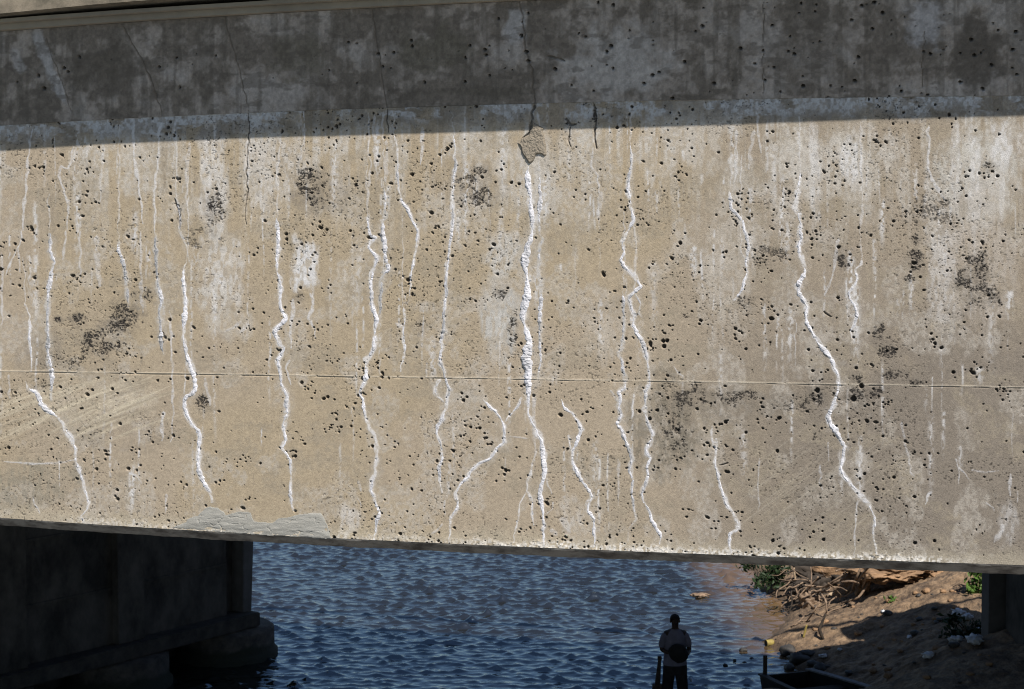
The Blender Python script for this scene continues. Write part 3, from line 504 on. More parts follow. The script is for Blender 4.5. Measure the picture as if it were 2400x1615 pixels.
q5 = [(200, 300), (210, 262), (300, 225), (350, 215), (400, 160), (450, 110), (520, 98), (600, 110), (690, 158), (720, 205), (800, 180), (880, 165), (1000, 165), (1045, 175), (1060, 240), (1090, 290), (1200, 300), (1330, 300), (1400, 250), (1560, 225), (1650, 205), (1760, 185), (1900, 180), (1960, 180), (2010, 270), (2050, 380), (2090, 520), (1700, 492), (1200, 468), (600, 425), (0, 370)]
pp = [(400 + x / 5.548, 1170 + y / 5.548) for x, y in q5]
def hp(X, Y, sd):
    flow = fbm(X / 40, Y / 9, 81, 4); ln = np.abs(fbm(X / 55, Y / 14, 82, 3) - .5)
    return np.where(sd > 0, .001 + .003 * ss(0, 18, sd) + .008 * (flow - .5) * ss(0, 6, sd) - .004 * ss(.02, 0, ln) * ss(3, 8, sd), -.006)
def cpch(X, Y, sd): return (np.array([.275, .265, .238]) * (.82 + .36 * fbm(X / 30, Y / 7, 83, 4))[..., None])
o = relief('repair_patch', pp, hp, cpch, 1.3, M_face, girder); o['label'] = 'smooth grey mortar repair along the bottom edge'
q3 = [(750, 200), (830, 300), (880, 330), (1080, 440), (1060, 540), (1110, 800), (1140, 960), (1150, 1150), (1080, 1215), (1010, 1160), (880, 1160), (800, 1330), (740, 1400), (640, 1380), (560, 1240), (460, 1100), (460, 980), (380, 880), (310, 850), (430, 820), (480, 720), (650, 630), (720, 470), (740, 350)]
pp = [(1180 + x / 11.2, 260 + y / 11.2) for x, y in q3]
def hl(X, Y, sd): return np.where(sd > 0, .013 * ss(0, 5, sd) + .006 * (fbm(X / 5, Y / 5, 86, 4) - .5) * ss(1, 4, sd) - .001 + .004 * (fbm(X / 2.2, Y / 2.2, 87, 2) - .5), -.006)
def cl(X, Y, sd): return (np.array([.225, .192, .15]) * (.7 + .6 * fbm(X / 3.5, Y / 3.5, 88, 3))[..., None])
o = relief('mortar_lump', pp, hl, cl, 1.0, M_face, girder); o['label'] = 'rough sandy mortar lump under the crack'
# haunch: the shaded band sloping out under the deck edge
Sh = spaced([(-5.6, -3.6, .006), (-3.6, 2.6, .0052), (2.6, 4.6, .006)]); nh = 150; vh = np.linspace(0, 1, nh)
SH, VH = np.meshgrid(Sh, vh); ZH = ztop(SH) * (1 - VH) + (hz0 + camber(SH)) * VH; OH = .004 + .256 * VH
bp = fw(SH, ZH, OH); PX, PY = to_px(bp); PX = PX.astype(np.float32); PY = PY.astype(np.float32); H = np.zeros_like(PX); nv = nh; colx = PX[nh // 2]
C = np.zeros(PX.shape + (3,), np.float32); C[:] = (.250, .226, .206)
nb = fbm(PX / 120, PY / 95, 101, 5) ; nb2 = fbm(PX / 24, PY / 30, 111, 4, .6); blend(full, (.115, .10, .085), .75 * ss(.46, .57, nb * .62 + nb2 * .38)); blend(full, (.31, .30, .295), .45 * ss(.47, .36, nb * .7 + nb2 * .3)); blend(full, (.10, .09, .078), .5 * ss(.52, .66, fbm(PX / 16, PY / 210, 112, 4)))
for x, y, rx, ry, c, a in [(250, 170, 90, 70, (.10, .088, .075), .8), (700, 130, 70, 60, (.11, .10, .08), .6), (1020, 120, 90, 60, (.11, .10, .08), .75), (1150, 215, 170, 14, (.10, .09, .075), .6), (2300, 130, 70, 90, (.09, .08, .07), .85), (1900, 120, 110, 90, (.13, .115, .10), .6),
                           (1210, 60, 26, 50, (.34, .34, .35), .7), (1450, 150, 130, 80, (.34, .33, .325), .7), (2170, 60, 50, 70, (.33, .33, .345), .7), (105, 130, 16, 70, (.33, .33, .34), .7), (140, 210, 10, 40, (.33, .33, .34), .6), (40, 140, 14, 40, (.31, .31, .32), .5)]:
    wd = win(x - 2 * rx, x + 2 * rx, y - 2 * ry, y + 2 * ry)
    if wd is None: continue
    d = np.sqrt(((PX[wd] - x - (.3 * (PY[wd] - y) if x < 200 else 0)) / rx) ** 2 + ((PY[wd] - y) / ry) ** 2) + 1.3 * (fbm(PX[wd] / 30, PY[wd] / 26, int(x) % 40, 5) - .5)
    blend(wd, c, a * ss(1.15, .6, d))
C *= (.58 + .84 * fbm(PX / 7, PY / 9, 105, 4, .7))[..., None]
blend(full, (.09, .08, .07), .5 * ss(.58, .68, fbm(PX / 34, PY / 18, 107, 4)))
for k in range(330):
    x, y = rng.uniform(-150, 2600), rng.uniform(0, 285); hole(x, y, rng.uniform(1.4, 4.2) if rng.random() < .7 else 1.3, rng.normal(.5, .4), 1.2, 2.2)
crack(crop(1, [(830, 165), (880, 270), (930, 350), (990, 450), (1020, 540), (1060, 650), (1085, 710), (1105, 810)]), 1.4, 3, .006)
crack(crop(1, [(1525, 110), (1555, 220), (1600, 370), (1640, 540), (1680, 700), (1695, 765)]), .9, 4, .006)
crack(crop(2, [(205, 50), (225, 180), (255, 370), (285, 560), (305, 730)]), .9, 5, .006)
crack(crop(2, [(1215, 0), (1235, 120), (1245, 250), (1270, 410), (1300, 480), (1300, 560), (1315, 650), (1315, 705)]), 1.5, 6, .006)
crack(crop(3, [(550, 0), (548, 200), (545, 420), (550, 680)]), .7, 7, .005); crack(crop(1, [(310, 260), (400, 500), (490, 760)]), .8, 8, .004); crack(crop(2, [(1410, 385), (1470, 395), (1520, 415)]), 2, 9, .01)
crack(crop(3, [(1650, 200), (1630, 400), (1620, 660)]), .8, 11, .004)
H[0, :] = 0
hn = np.array([U * 0 + N * .5 - Z * .26]); hn = (hn / np.linalg.norm(hn))[0]
Vx = (fw(SH, ZH, OH) + H[..., None] * hn).reshape(-1, 3)
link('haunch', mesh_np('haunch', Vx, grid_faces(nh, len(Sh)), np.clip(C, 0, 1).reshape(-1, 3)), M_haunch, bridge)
# ledge, deck edge and slab
block('ledge', -14, 14, -.3, .30, hz0 + .002, hz0 + .035, M_conc, bridge, 60)
block('drip_mould', -14, 14, -.3, .345, hz0 + .0355, hz0 + .055, M_conc, bridge, 60)
block('deck_edge', -14, 14, -.3, .43, pz0, pz0 + .42, M_edge, bridge, 120, 'edge')
W = 16.6
block('deck_slab', -45, 40, -W + .3, -.31, .70, pz0 + .36, M_conc, bridge, 4, False)
block('far_deck_edge', -45, 40, -W, -W + .29, .75, pz0 + .38, M_conc, bridge, 4, False)
block('girder_core', -45, 40, -.70, -.06, -1.40, .69, M_conc, girder, 24, False)
for k, oo in enumerate((-5.0, -10.2, -15.4)): block('rear_girder', -45, 40, oo - .6, oo, -1.5, .699, M_conc, bridge, 4, False)
block('girder_end', -45, -5.605, -.05, .0, -1.46, hz0, M_conc, girder, 4, False); block('girder_end', 4.605, 40, -.05, .0, -1.46, hz0, M_conc, girder, 4, False)
block('deck_edge', -45, -14.01, -.3, .43, pz0, pz0 + .42, M_edge, bridge, 4, False); block('deck_edge', 14.01, 40, -.3, .43, pz0, pz0 + .42, M_edge, bridge, 4, False)
# ------------------------------------------------------------------ ground and water
shore = np.array([(5, -6), (18, -2), (23, .6), (24.6, 1.2), (25.4, 2.0), (26, 3.8), (26.6, 5.1), (27.4, 5.45), (28.2, 5.6), (29.6, 5.5), (30.6, 5.25), (31.6, 5.65), (33, 6.1), (34, 6.4), (35.8, 6.05), (38.3, 6.1), (41, 6.0), (46, 5.0), (60, 6), (120, 12), (400, 20)], float)
def ground_z(x, y):
    x = np.asarray(x, float); y = np.asarray(y, float)
    xs = np.interp(y, shore[:, 0], shore[:, 1]) + .25 * (vn(y * 1.3, y * 0, 5) - .5) + .12 * (vn(y * 4, y * 0, 6) - .5); d = x - xs
    sl_ = np.interp(y, [20, 25, 27, 40], [.15, .2, .34, .34])
    up = sl_ * np.clip(d, 0, 9) + .05 * ss(0, .25, d)
    z = np.where(d > 0, up, .3 * np.maximum(d, -6)) - .48 * np.exp(-((x - 5.8) / 1.0) ** 2 - ((y - 25.6) / 1.3) ** 2)
    return z + np.where(d > 0, ss(0, .6, d), .3) * (.13 * (fbm(x * .7, y * .7, 7, 3) - .5) + .14 * (fbm(x * 2.6, y * 2.6, 9, 3) - .5) + .07 * (fbm(x * 9, y * 9, 10, 2) - .5))
gx = spaced([(-10, 1, .5), (1, 4, .12), (4, 11.5, .045), (11.5, 16, .25), (16, 70, 3)]); gy = spaced([(4, 22, 1), (22, 25.5, .2), (25.5, 38, .045), (38, 46, .25), (46, 300, 8)])
GX, GY = np.meshgrid(gx, gy); GZ = ground_z(GX, GY)
def ground_pt(px, py):
    d = ray(np.float64(px), np.float64(py)); t = np.linspace(20, 45, 2500); p = CAM + d * t[:, None]; k = np.argmax(p[:, 2] < np.maximum(ground_z(p[:, 0], p[:, 1]), 0)); return p[k]
M_soil, t, p = newmat('river_bank_soil'); L = t.links.new
tc = t.nodes.new('ShaderNodeTexCoord'); n = t.nodes.new('ShaderNodeTexNoise'); n.inputs['Scale'].default_value = 3.2; n.inputs['Detail'].default_value = 12; n.inputs['Roughness'].default_value = .7
L(tc.outputs['Object'], n.inputs['Vector']); r = t.nodes.new('ShaderNodeValToRGB'); e = r.color_ramp.elements
e[0].position = .36; e[0].color = (.06, .038, .023, 1); e[1].position = .62; e[1].color = (.25, .168, .10, 1); L(n.outputs['Fac'], r.inputs[0])
sx = t.nodes.new('ShaderNodeSeparateXYZ'); L(tc.outputs['Object'], sx.inputs[0]); mr = t.nodes.new('ShaderNodeMapRange'); mr.inputs['From Min'].default_value = .02; mr.inputs['From Max'].default_value = .22
L(sx.outputs['Z'], mr.inputs['Value']); mx = t.nodes.new('ShaderNodeMix'); mx.data_type = 'RGBA'; mx.inputs['A'].default_value = (.07, .045, .026, 1); L(mr.outputs[0], mx.inputs['Factor']); L(r.outputs[0], mx.inputs['B'])
L(mx.outputs['Result'], p.inputs['Base Color']); n2 = t.nodes.new('ShaderNodeTexNoise'); n2.inputs['Scale'].default_value = 9; n2.inputs['Detail'].default_value = 10; L(tc.outputs['Object'], n2.inputs['Vector'])
b = t.nodes.new('ShaderNodeBump'); b.inputs['Strength'].default_value = .8; b.inputs['Distance'].default_value = .12; L(n2.outputs['Fac'], b.inputs['Height']); L(b.outputs[0], p.inputs['Normal']); p.inputs['Roughness'].default_value = .95
ground = link('river_bank', mesh_np('river_bank', np.stack([GX, GY, GZ], -1).reshape(-1, 3), grid_faces(len(gy), len(gx))), M_soil); tag(ground, kind='structure')
# water
wx = spaced([(-700, -40, 30), (-40, -12, 1), (-12, 11, .034), (11, 40, 1.5), (40, 700, 30)]); wy = spaced([(-60, 20, 4), (20, 25.5, .5), (25.5, 45, .036), (45, 60, .4), (60, 140, 4), (140, 900, 40)])
WX, WY = np.meshgrid(wx, wy); fade = ss(-13.5, -11, WX) * ss(12.5, 10, WX) * ss(24.5, 26, WY) * ss(48, 44, WY)
calm = 1 - .65 * ss(3.2, 5.6, WX) * ss(38, 28, WY)
wr = np.random.default_rng(12); HW = np.zeros_like(WX); wsum = 0
for k in range(56):
    lam = math.exp(wr.uniform(math.log(.20), math.log(.66))); th = math.radians(255) + wr.normal() * .62; kx, ky = math.cos(th), math.sin(th); kk = 2 * math.pi / lam
    a = lam ** .75 * wr.uniform(.6, 1.4); wsum += a * a / 2; ph = kk * (kx * WX + ky * WY) + wr.uniform(0, 6.28); ph = ph - .45 * np.cos(ph)
    HW += a * np.cos(ph)
HW /= math.sqrt(wsum); gust = .55 + .9 * fbm(WX * .35, WY * .35, 14, 3)
WZ = .0165 * (np.exp(.62 * np.minimum(HW, 3.2)) - 1.2) * fade * calm * gust; DX = DY = 0
M_water, t, p = newmat('rippled_river_water'); L = t.links.new
sxw = t.nodes.new('ShaderNodeSeparateXYZ'); tcw = t.nodes.new('ShaderNodeTexCoord'); L(tcw.outputs['Object'], sxw.inputs[0])
nw = t.nodes.new('ShaderNodeTexNoise'); nw.inputs['Scale'].default_value = .9; nw.inputs['Detail'].default_value = 4; L(tcw.outputs['Object'], nw.inputs['Vector'])
ad = t.nodes.new('ShaderNodeMath'); ad.operation = 'MULTIPLY_ADD'; ad.inputs[1].default_value = 1.6; L(nw.outputs['Fac'], ad.inputs[0]); L(sxw.outputs['X'], ad.inputs[2])
mw = t.nodes.new('ShaderNodeMapRange'); mw.interpolation_type = 'SMOOTHSTEP'; mw.inputs['From Min'].default_value = 4.9; mw.inputs['From Max'].default_value = 7.0; L(ad.outputs[0], mw.inputs['Value'])
xw = t.nodes.new('ShaderNodeMix'); xw.data_type = 'RGBA'; xw.inputs['A'].default_value = (.014, .0135, .011, 1); xw.inputs['B'].default_value = (.15, .092, .045, 1); L(mw.outputs[0], xw.inputs['Factor']); L(xw.outputs['Result'], p.inputs['Base Color'])
p.inputs['Roughness'].default_value = .06; p.inputs['IOR'].default_value = 2.7; p.inputs['Specular Tint'].default_value = (.74, .90, 1, 1); p.inputs['Specular IOR Level'].default_value = .5
tc = t.nodes.new('ShaderNodeTexCoord'); mp = t.nodes.new('ShaderNodeMapping'); mp.inputs['Scale'].default_value = (1, 1.6, 1); L(tc.outputs['Object'], mp.inputs[0])
n = t.nodes.new('ShaderNodeTexNoise'); n.inputs['Scale'].default_value = 5.5; n.inputs['Detail'].default_value = 3; L(mp.outputs[0], n.inputs['Vector'])
b = t.nodes.new('ShaderNodeBump'); b.inputs['Strength'].default_value = .35; b.inputs['Distance'].default_value = .025; L(n.outputs['Fac'], b.inputs['Height']); L(b.outputs[0], p.inputs['Normal'])
water = link('river_water', mesh_np('river_water', np.stack([WX + DX, WY + DY, WZ], -1).reshape(-1, 3), grid_faces(len(wy), len(wx))), M_water); tag(water, kind='structure')
# ------------------------------------------------------------------ piers
def dirs(a): a = np.array(a, float); a /= np.linalg.norm(a); return a, np.array([a[1], -a[0]])
def wallbox(mb, E, a, r, t0, t1, w0, w1, z0, z1, fl=0.0):
    """t along the wall away from its far end, w to the right of it; fl widens the top"""
    q = lambda t, w_, f: np.array([*(E + a * t + r * w_), 0.0])
    def ring(z, f): return [tuple(np.array([*(E + a * (t0 - f)  + r * w0), z])), tuple(np.array([*(E + a * t1 + r * w0), z])), tuple(np.array([*(E + a * t1 + r * (w1 + f * .4)), z])), tuple(np.array([*(E + a * (t0 - f) + r * (w1 + f * .4)), z]))]
    mb.hexa(ring(z0, 0) + ring(z1, fl))
E = np.array([-5.24, 29.75]); a, _ = dirs((-3.25, -4.4)); r = np.array([-a[1], a[0]])   # r points right of the wall (towards +x)
if r[0] < 0: r = -r
pl = empty('bridge_pier', (E[0], E[1], 0), 'dark concrete wall pier standing in the river on round footings, at the left', 'bridge pier')
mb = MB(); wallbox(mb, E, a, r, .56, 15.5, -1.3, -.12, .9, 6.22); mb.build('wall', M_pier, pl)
mb = MB(); wallbox(mb, E, a, r, .0, .24, -1.35, .0, .9, 6.22, .2); mb.build('end_rib', M_rib, pl, .012)
mb = MB(); wallbox(mb, E, a, r, .241, .559, -1.25, -.30, .9, 6.22); mb.build('recess_panel', M_pier, pl)
for t0 in (2.75, 5.3, 8.2): mb = MB(); wallbox(mb, E, a, r, t0, t0 + .62, -.119, .05, .901, 6.21); mb.build('pilaster', M_pier, pl, .01)
for zz in (1.9, 3.05): mb = MB(); wallbox(mb, E, a, r, .57, 15.4, -.119, -.09, zz, zz + .05); mb.build('string_course', M_pier, pl)
mb = MB(); wallbox(mb, E, a, r, -.03, 15.6, -1.55, .22, .62, .895); mb.build('pile_cap', M_foot, pl, .02)
def caisson(c, rad, parent):
    prof = [(rad * .2, .60), (rad * .93, .60), (rad, .54), (rad * 1.0, .2), (rad * 1.03, .13), (rad * 1.07, .1), (rad * 1.08, -.6)]; ns = 64; V = []; F = []
    for i, (q, z) in enumerate(prof):
        for k in range(ns):
            an = 2 * math.pi * k / ns; rr = q * (1 + .02 * (vn(np.float32(k * .6), np.float32(i), 4) - .5)); V.append((c[0] + rr * math.cos(an), c[1] + rr * math.sin(an), z + .03 * (vn(np.float32(k * .4), np.float32(i * 2), 9) - .5)))
    for i in range(len(prof) - 1):
        for k in range(ns): F.append((i * ns + k, i * ns + (k + 1) % ns, (i + 1) * ns + (k + 1) % ns, (i + 1) * ns + k))
    me = mesh_np('footing', V, np.array(F)); bm = bmesh.new(); bm.from_mesh(me); bm.verts.ensure_lookup_table(); bm.faces.new([bm.verts[k] for k in range(ns)]); bmesh.ops.recalc_face_normals(bm, faces=list(bm.faces)); bm.to_mesh(me); bm.free()
    return link('footing', me, M_foot2, parent)
mb = MB(); wallbox(mb, E, a, r, .3, 15, -1.5, -1.2, -.7, .615); mb.build('gap_filler_wall', M_foot, pl)  # added wall, stands in for the dark reflections between the footings
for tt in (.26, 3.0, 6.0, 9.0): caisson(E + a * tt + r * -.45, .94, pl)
E2 = np.array([8.26, 26.0]); a2, _ = dirs((.05, -1)); r2 = np.array([-1.0, -.05])
pr = empty('bridge_pier', (E2[0], E2[1], 1.0), 'dark concrete wall pier standing on the muddy bank at the right edge', 'bridge pier')
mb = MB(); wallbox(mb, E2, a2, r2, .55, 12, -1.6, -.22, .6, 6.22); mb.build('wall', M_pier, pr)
mb = MB(); wallbox(mb, E2, a2, r2, 0, .36, -1.7, .0, .6, 6.22, .03); mb.build('end_rib', M_rib, pr, .012)
mb = MB(); wallbox(mb, E2, a2, r2, .361, .549, -1.5, -.34, .6, 6.22); mb.build('recess_panel', M_pier, pr)
mb = MB(); wallbox(mb, E2, a2, r2, 1.9, 2.4, -.219, -.08, .6, 6.2); mb.build('pilaster', M_pier, pr)
mb = MB(); wallbox(mb, E2, a2, r2, -.1, 12.1, -1.9, .14, .3, .98); mb.build('pile_cap', M_foot, pr, .02)
# cable strung above the far side of the deck, with its two masts
ca = empty('overhead_cable', tuple(P0 - N * W), 'thin dark cable strung along the far side of the bridge', 'cable')
M_metal = mat('dark_metal', (.06, .06, .06), rough=.6, bump=0)
cpts = [tuple(fw(np.array(s), np.array(3.85 + .0014 * s * s), np.array(-W + .1))) for s in np.linspace(-30, 34, 17)]
tube_obj('wire', cpts, [.08, .08], M_metal, ca, seg=6)
for s in (-30, 34): mb = MB(); c = fw(np.array(float(s)), np.array(0.), np.array(-W + .1)); mb.prism([(c[0] + .09 * math.cos(q), c[1] + .09 * math.sin(q)) for q in np.linspace(0, 6.283, 9)[:-1]], 7.8 + pz0 + .34, 7.8 + 5.7); mb.build('mast', M_metal, ca)
# ------------------------------------------------------------------ things on the bank
M_bark = mat('weathered_root_wood', (.27, .19, .13), (.11, .075, .05), scale=14, bscale=50, bdist=.01, stretch=(1, 1, 1))
M_pale = mat('bare_pale_wood', (.42, .32, .22), (.28, .20, .13), scale=9, bscale=60, bdist=.006)
M_dkwood = mat('wet_dark_wood', (.055, .042, .032), (.025, .02, .016), scale=9, bscale=50, bdist=.006)
M_clay = mat('brown_clay', (.33, .205, .115), (.14, .085, .048), scale=3.2, bscale=12, bdist=.05, bump=.7)
M_rock = mat('dark_wet_stone', (.06, .055, .05), (.025, .023, .021), scale=5, bscale=18, bdist=.03, rough=.6)
M_white = mat('dirty_white_plastic', (.62, .63, .66), (.42, .42, .43), scale=9, bump=.4, bscale=14, bdist=.03, rough=.5)
M_yellow = mat('faded_yellow_paint', (.33, .26, .07), (.18, .13, .045), scale=10, bscale=40, bdist=.004, rough=.6)
M_leaf = mat('green_leaves', (.085, .16, .025), (.035, .075, .012), scale=7, bump=0, rough=.6)
M_leaf2 = mat('dark_green_leaves', (.020, .042, .010), (.007, .015, .005), scale=7, bump=0, rough=.6)
def bank_line(pxs, base_i=-1, lift=0.0, lean=0.0):
    """points of a branch seen at these pixels, on the upright sheet over the ground point of one of them"""
    g = ground_pt(*pxs[base_i]); d0 = g[1]; y0 = pxs[base_i][1]
    return [tuple(pt(x, y, d0 + lean * (y0 - y) / 100.0) + np.array([0, 0, lift])) for x, y in pxs]
def c5(pts): return [(1740 + x / 3.883, 1300 + y / 3.883) for x, y in pts]
# the uprooted root tangle
g0 = ground_pt(1950, 1425)
rt = empty('root_tangle', tuple(g0), 'tangle of bare brown roots washed up at the edge of the eroded bank', 'roots')
rootlines = [([(570, 280), (660, 290), (740, 300), (830, 240), (900, 190), (980, 120)], 8), ([(620, 110), (630, 180), (625, 260)], 5), ([(1210, 170), (1130, 290), (1060, 390), (960, 425), (900, 440)], 9),
 ([(1000, 130), (940, 210), (850, 250), (760, 300)], 10), ([(1080, 120), (1040, 200), (1010, 280), (1000, 330)], 9), ([(1150, 110), (1090, 180), (1060, 230)], 9), ([(720, 150), (760, 210), (810, 200)], 4), ([(680, 330), (760, 340), (840, 330), (900, 290)], 7),
 ([(540, 460), (560, 400), (610, 380), (660, 400), (690, 460)], 12), ([(555, 480), (600, 430), (640, 470), (670, 510)], 12), ([(700, 430), (650, 520), (600, 590), (550, 640)], 6), ([(860, 330), (900, 370), (880, 420)], 4),
 ([(1000, 330), (940, 380), (860, 380), (800, 420), (780, 470)], 6), ([(850, 150), (900, 130), (960, 150)], 6), ([(440, 120), (520, 190), (600, 220)], 4), ([(720, 360), (760, 420), (770, 520), (740, 560)], 7), ([(900, 250), (1000, 240), (1060, 260)], 8), ([(690, 200), (640, 270), (590, 330), (570, 380)], 6),
 ([(1110, 150), (1120, 220), (1090, 300)], 7), ([(780, 260), (830, 300), (900, 300), (950, 330)], 6), ([(620, 360), (700, 330), (790, 340)], 7), ([(560, 560), (530, 600), (480, 640), (440, 655)], 6)]
for i, (ln, wd) in enumerate(rootlines):
    P_ = c5(ln); lo = max(P_, key=lambda q: q[1]); g = ground_pt(lo[0], max(lo[1], 1418)); D0 = min(g[1], 34.2) + .25 * math.sin(i * 2.1)
    pts = [tuple(pt(x, y, D0 + .25 * math.sin(i + k * 1.3))) for k, (x, y) in enumerate(P_)]
    rr = wd / 3.883 / 105 * 1.25
    o = tube_obj('root', pts, [rr, rr * .95, rr * .6], M_bark, rt, seg=8, wob=.10, seed=i)
tw = np.random.default_rng(33)
for i in range(34):
    x, y = tw.uniform(1850, 2040), tw.uniform(1335, 1405); a_ = tw.normal(2.5, .7); ln = tw.uniform(25, 80); D0 = 33.6 + tw.uniform(-.4, .4)
    pts = [tuple(pt(x + ln * q * math.cos(a_) + tw.normal() * 5, y + ln * q * math.sin(a_) + tw.normal() * 5, D0 - .3 * q)) for q in (0, .35, .7, 1)]
    rr = tw.uniform(.008, .024); tube_obj('twig', pts, [rr, rr, rr * .5], M_bark if i % 3 else M_dkwood, rt, seg=6, wob=.06, seed=i)
# a low mound of matted roots and soil behind the tangle
def blob(name, c, rad, mat_, parent=None, seed=0, amp=.35, fr=1.6, sub=4, dent=None, flat=.0, rot=0):
    bm = bmesh.new(); bmesh.ops.create_icosphere(bm, subdivisions=sub, radius=1.0); from mathutils import noise as mn
    off = Vector((seed * 3.1, seed * 1.7, seed * 5.3))
    for v in bm.verts:
        d = v.co.normalized(); f = 1 + amp * mn.fractal(d * fr + off, .9, 2.1, 5)
        if dent:
            for (dx, dy, dz, sz, dp) in dent:
                q = d.dot(Vector((dx, dy, dz)).normalized()); f *= 1 - dp * max(0, (q - math.cos(sz)) / (1 - math.cos(sz))) ** .6 if q > math.cos(sz) else 1
        v.co = Vector((d.x * rad[0] * f, d.y * rad[1] * f, d.z * rad[2] * f))
    bmesh.ops.rotate(bm, verts=bm.verts, cent=(0, 0, 0), matrix=Matrix.Rotation(rot, 3, 'Z'))
    me = bpy.data.meshes.new(name)
    if parent is None:
        bm.to_mesh(me); bm.free(); o = link(name, me, mat_); o.location = tuple(c)
    else:
        bmesh.ops.translate(bm, verts=bm.verts, vec=Vector(tuple(c))); bm.to_mesh(me); bm.free(); o = link(name, me, mat_, parent)
    me.polygons.foreach_set('use_smooth', np.ones(len(me.polygons), bool)); return o
blob('root_mat', pt(1985, 1365, 34.6), (1.15, .55, .55), M_dkwood, rt, 3, .55, 2.6, 5)  # mats coloured dark to stand in for shadow between the roots
blob('root_mat', pt(1900, 1395, 34.0), (.42, .35, .38), M_dkwood, rt, 5, .6, 2.8, 5)
blob('root_ball', pt(*c5([(620, 450)])[0], 33.2), (.26, .22, .24), M_bark, rt, 9, .55, 2.8, 4)
# single branches and logs
def branch(name, ln, wd, m, label, cat, lean=0, seed=0, dep=None):
    P_ = c5(ln); D0 = dep if dep else ground_pt(*max(P_, key=lambda q: q[1]))[1]
    rr = [q / 3.883 / 108 for q in wd]; o = tube_obj(name, [tuple(pt(x, y, D0 + lean * k)) for k, (x, y) in enumerate(P_)], rr, m, None, seg=10, wob=.04, seed=seed)
    return tag(o, label, cat)
branch('driftwood_log', [(770, 385), (830, 345), (900, 310), (930, 290)], [17, 20, 18], M_pale, 'short thick log with a pale broken end, in front of the tangled roots', 'driftwood', .1, 2)
branch('driftwood_branch', [(470, 120), (475, 200), (505, 290), (520, 370), (540, 380)], [9, 11, 8, 5], M_pale, 'grey upright branch at the left end of the tangled roots, above the water', 'driftwood', 0, 3, 34.2)
branch('driftwood_branch', [(470, 280), (448, 330), (440, 410)], [6, 6, 5], M_pale, 'thin bare stick dipping into the water left of the tangled roots', 'driftwood', 0, 4, 34.1)
branch('driftwood_branch', [(1000, 430), (880, 490), (800, 510), (745, 560)], [4, 5, 5, 6], M_bark, 'long thin branch lying on the sunlit mud below the tangled roots', 'driftwood', -.05, 5)
branch('driftwood_branch', [(760, 540), (715, 640), (700, 680), (720, 740), (740, 770)], [7, 12, 15, 14, 10], M_dkwood, 'dark knobbly branch end at the edge of the sunlit mud', 'driftwood', 0, 6)
branch('driftwood_branch', [(440, 655), (500, 610), (545, 600), (600, 600), (690, 620)], [5, 7, 8, 7, 4], M_bark, 'crooked brown branch lying at the waterline', 'driftwood', 0, 7)
branch('wooden_stake', [(585, 640), (572, 690), (555, 755)], [8, 10, 9], M_yellow, 'short yellowish stake standing at the waterline', 'stake', 0, 8)
branch('driftwood_log', [(300, 775), (400, 772), (500, 770), (570, 765)], [10, 11, 11, 9], M_dkwood, 'dark straight log lying in the shallows beside the yellow can', 'driftwood', 0, 9)
# yellow can
g = ground_pt(1803, 1512); c = np.array([g[0], g[1], .0])
yc = empty('yellow_can', tuple(c), 'dented yellow can lying in the shallows at the end of the dark log', 'can')
def lathe_x(name, c, prof, m, parent, ang, seg=24, tilt=0):
    V = []; F = []
    for i, (x, rr) in enumerate(prof):
        for k in range(seg): q = 2 * math.pi * k / seg; V.append((x, rr * math.cos(q), rr * math.sin(q)))
    for i in range(len(prof) - 1):
        for k in range(seg): F.append((i * seg + k, i * seg + (k + 1) % seg, (i + 1) * seg + (k + 1) % seg, (i + 1) * seg + k))
    V = np.array(V); R = np.array([[math.cos(ang), -math.sin(ang), 0], [math.sin(ang), math.cos(ang), 0], [0, 0, 1]]); V = V @ R.T + np.array(c)
    return link(name, mesh_np(name, V, np.array(F)), m, parent)
lathe_x('can_body', c + [0, 0, .06], [(-.08, .065), (-.08, .07), (-.07, .073), (-.03, .068), (.03, .07), (.07, .073), (.08, .07), (.081, .0)], M_yellow, yc, .35)
lathe_x('can_mouth', c + [0, 0, .06], [(-.0805, .064), (-.05, .06), (-.05, .0)], M_dkwood, yc, .35)
# clay lumps of the cut bank
def lump(px, py, dep, rad, label, seed, dent=None, amp=.3, rot=0, fr=1.5, name='clay_lump'):
    o = blob(name, pt(px, py, dep), rad, M_clay, None, seed, amp, fr, 5, dent, rot=rot); return tag(o, label, 'earth lump')
cg = ground_pt(2080, 1418); ledge_b = empty('earth_ledge', tuple(cg), 'overhanging orange earth ledge with two dark hollows under it, at the top of the mud', 'earth ledge')
for nm, px, py, dep, rad, sd, am, fr in [('ledge_top', 2072, 1338, 32.2, (.72, .70, .17), 4, .38, 2.2), ('ledge_top', 2168, 1332, 32.4, (.62, .60, .20), 5, .45, 2.4), ('back_wall', 2085, 1385, 33.3, (1.2, .35, .62), 6, .3, 2), ('back_wall', 2180, 1375, 33.2, (.7, .3, .5), 16, .3, 2),
                                ('pillar', 2117, 1384, 32.2, (.10, .16, .42), 7, .6, 2.5), ('pillar', 2022, 1388, 32.3, (.12, .2, .45), 9, .6, 2.5), ('pillar', 2212, 1386, 32.1, (.42, .3, .26), 12, .45, 2.6)]:
    blob(nm, pt(px, py, dep), rad, M_clay, ledge_b, sd, am * 1.25, fr * 1.3, 5)
lump(2290, 1340, 34.5, (1.6, .7, .45), 'low sunlit clay ridge at the top of the bank', 15, None, .25)
lump(2095, 1330, 34.6, (1.9, .6, .42), 'flat sunlit clay bench behind the overhanging lump', 19, None, .2)
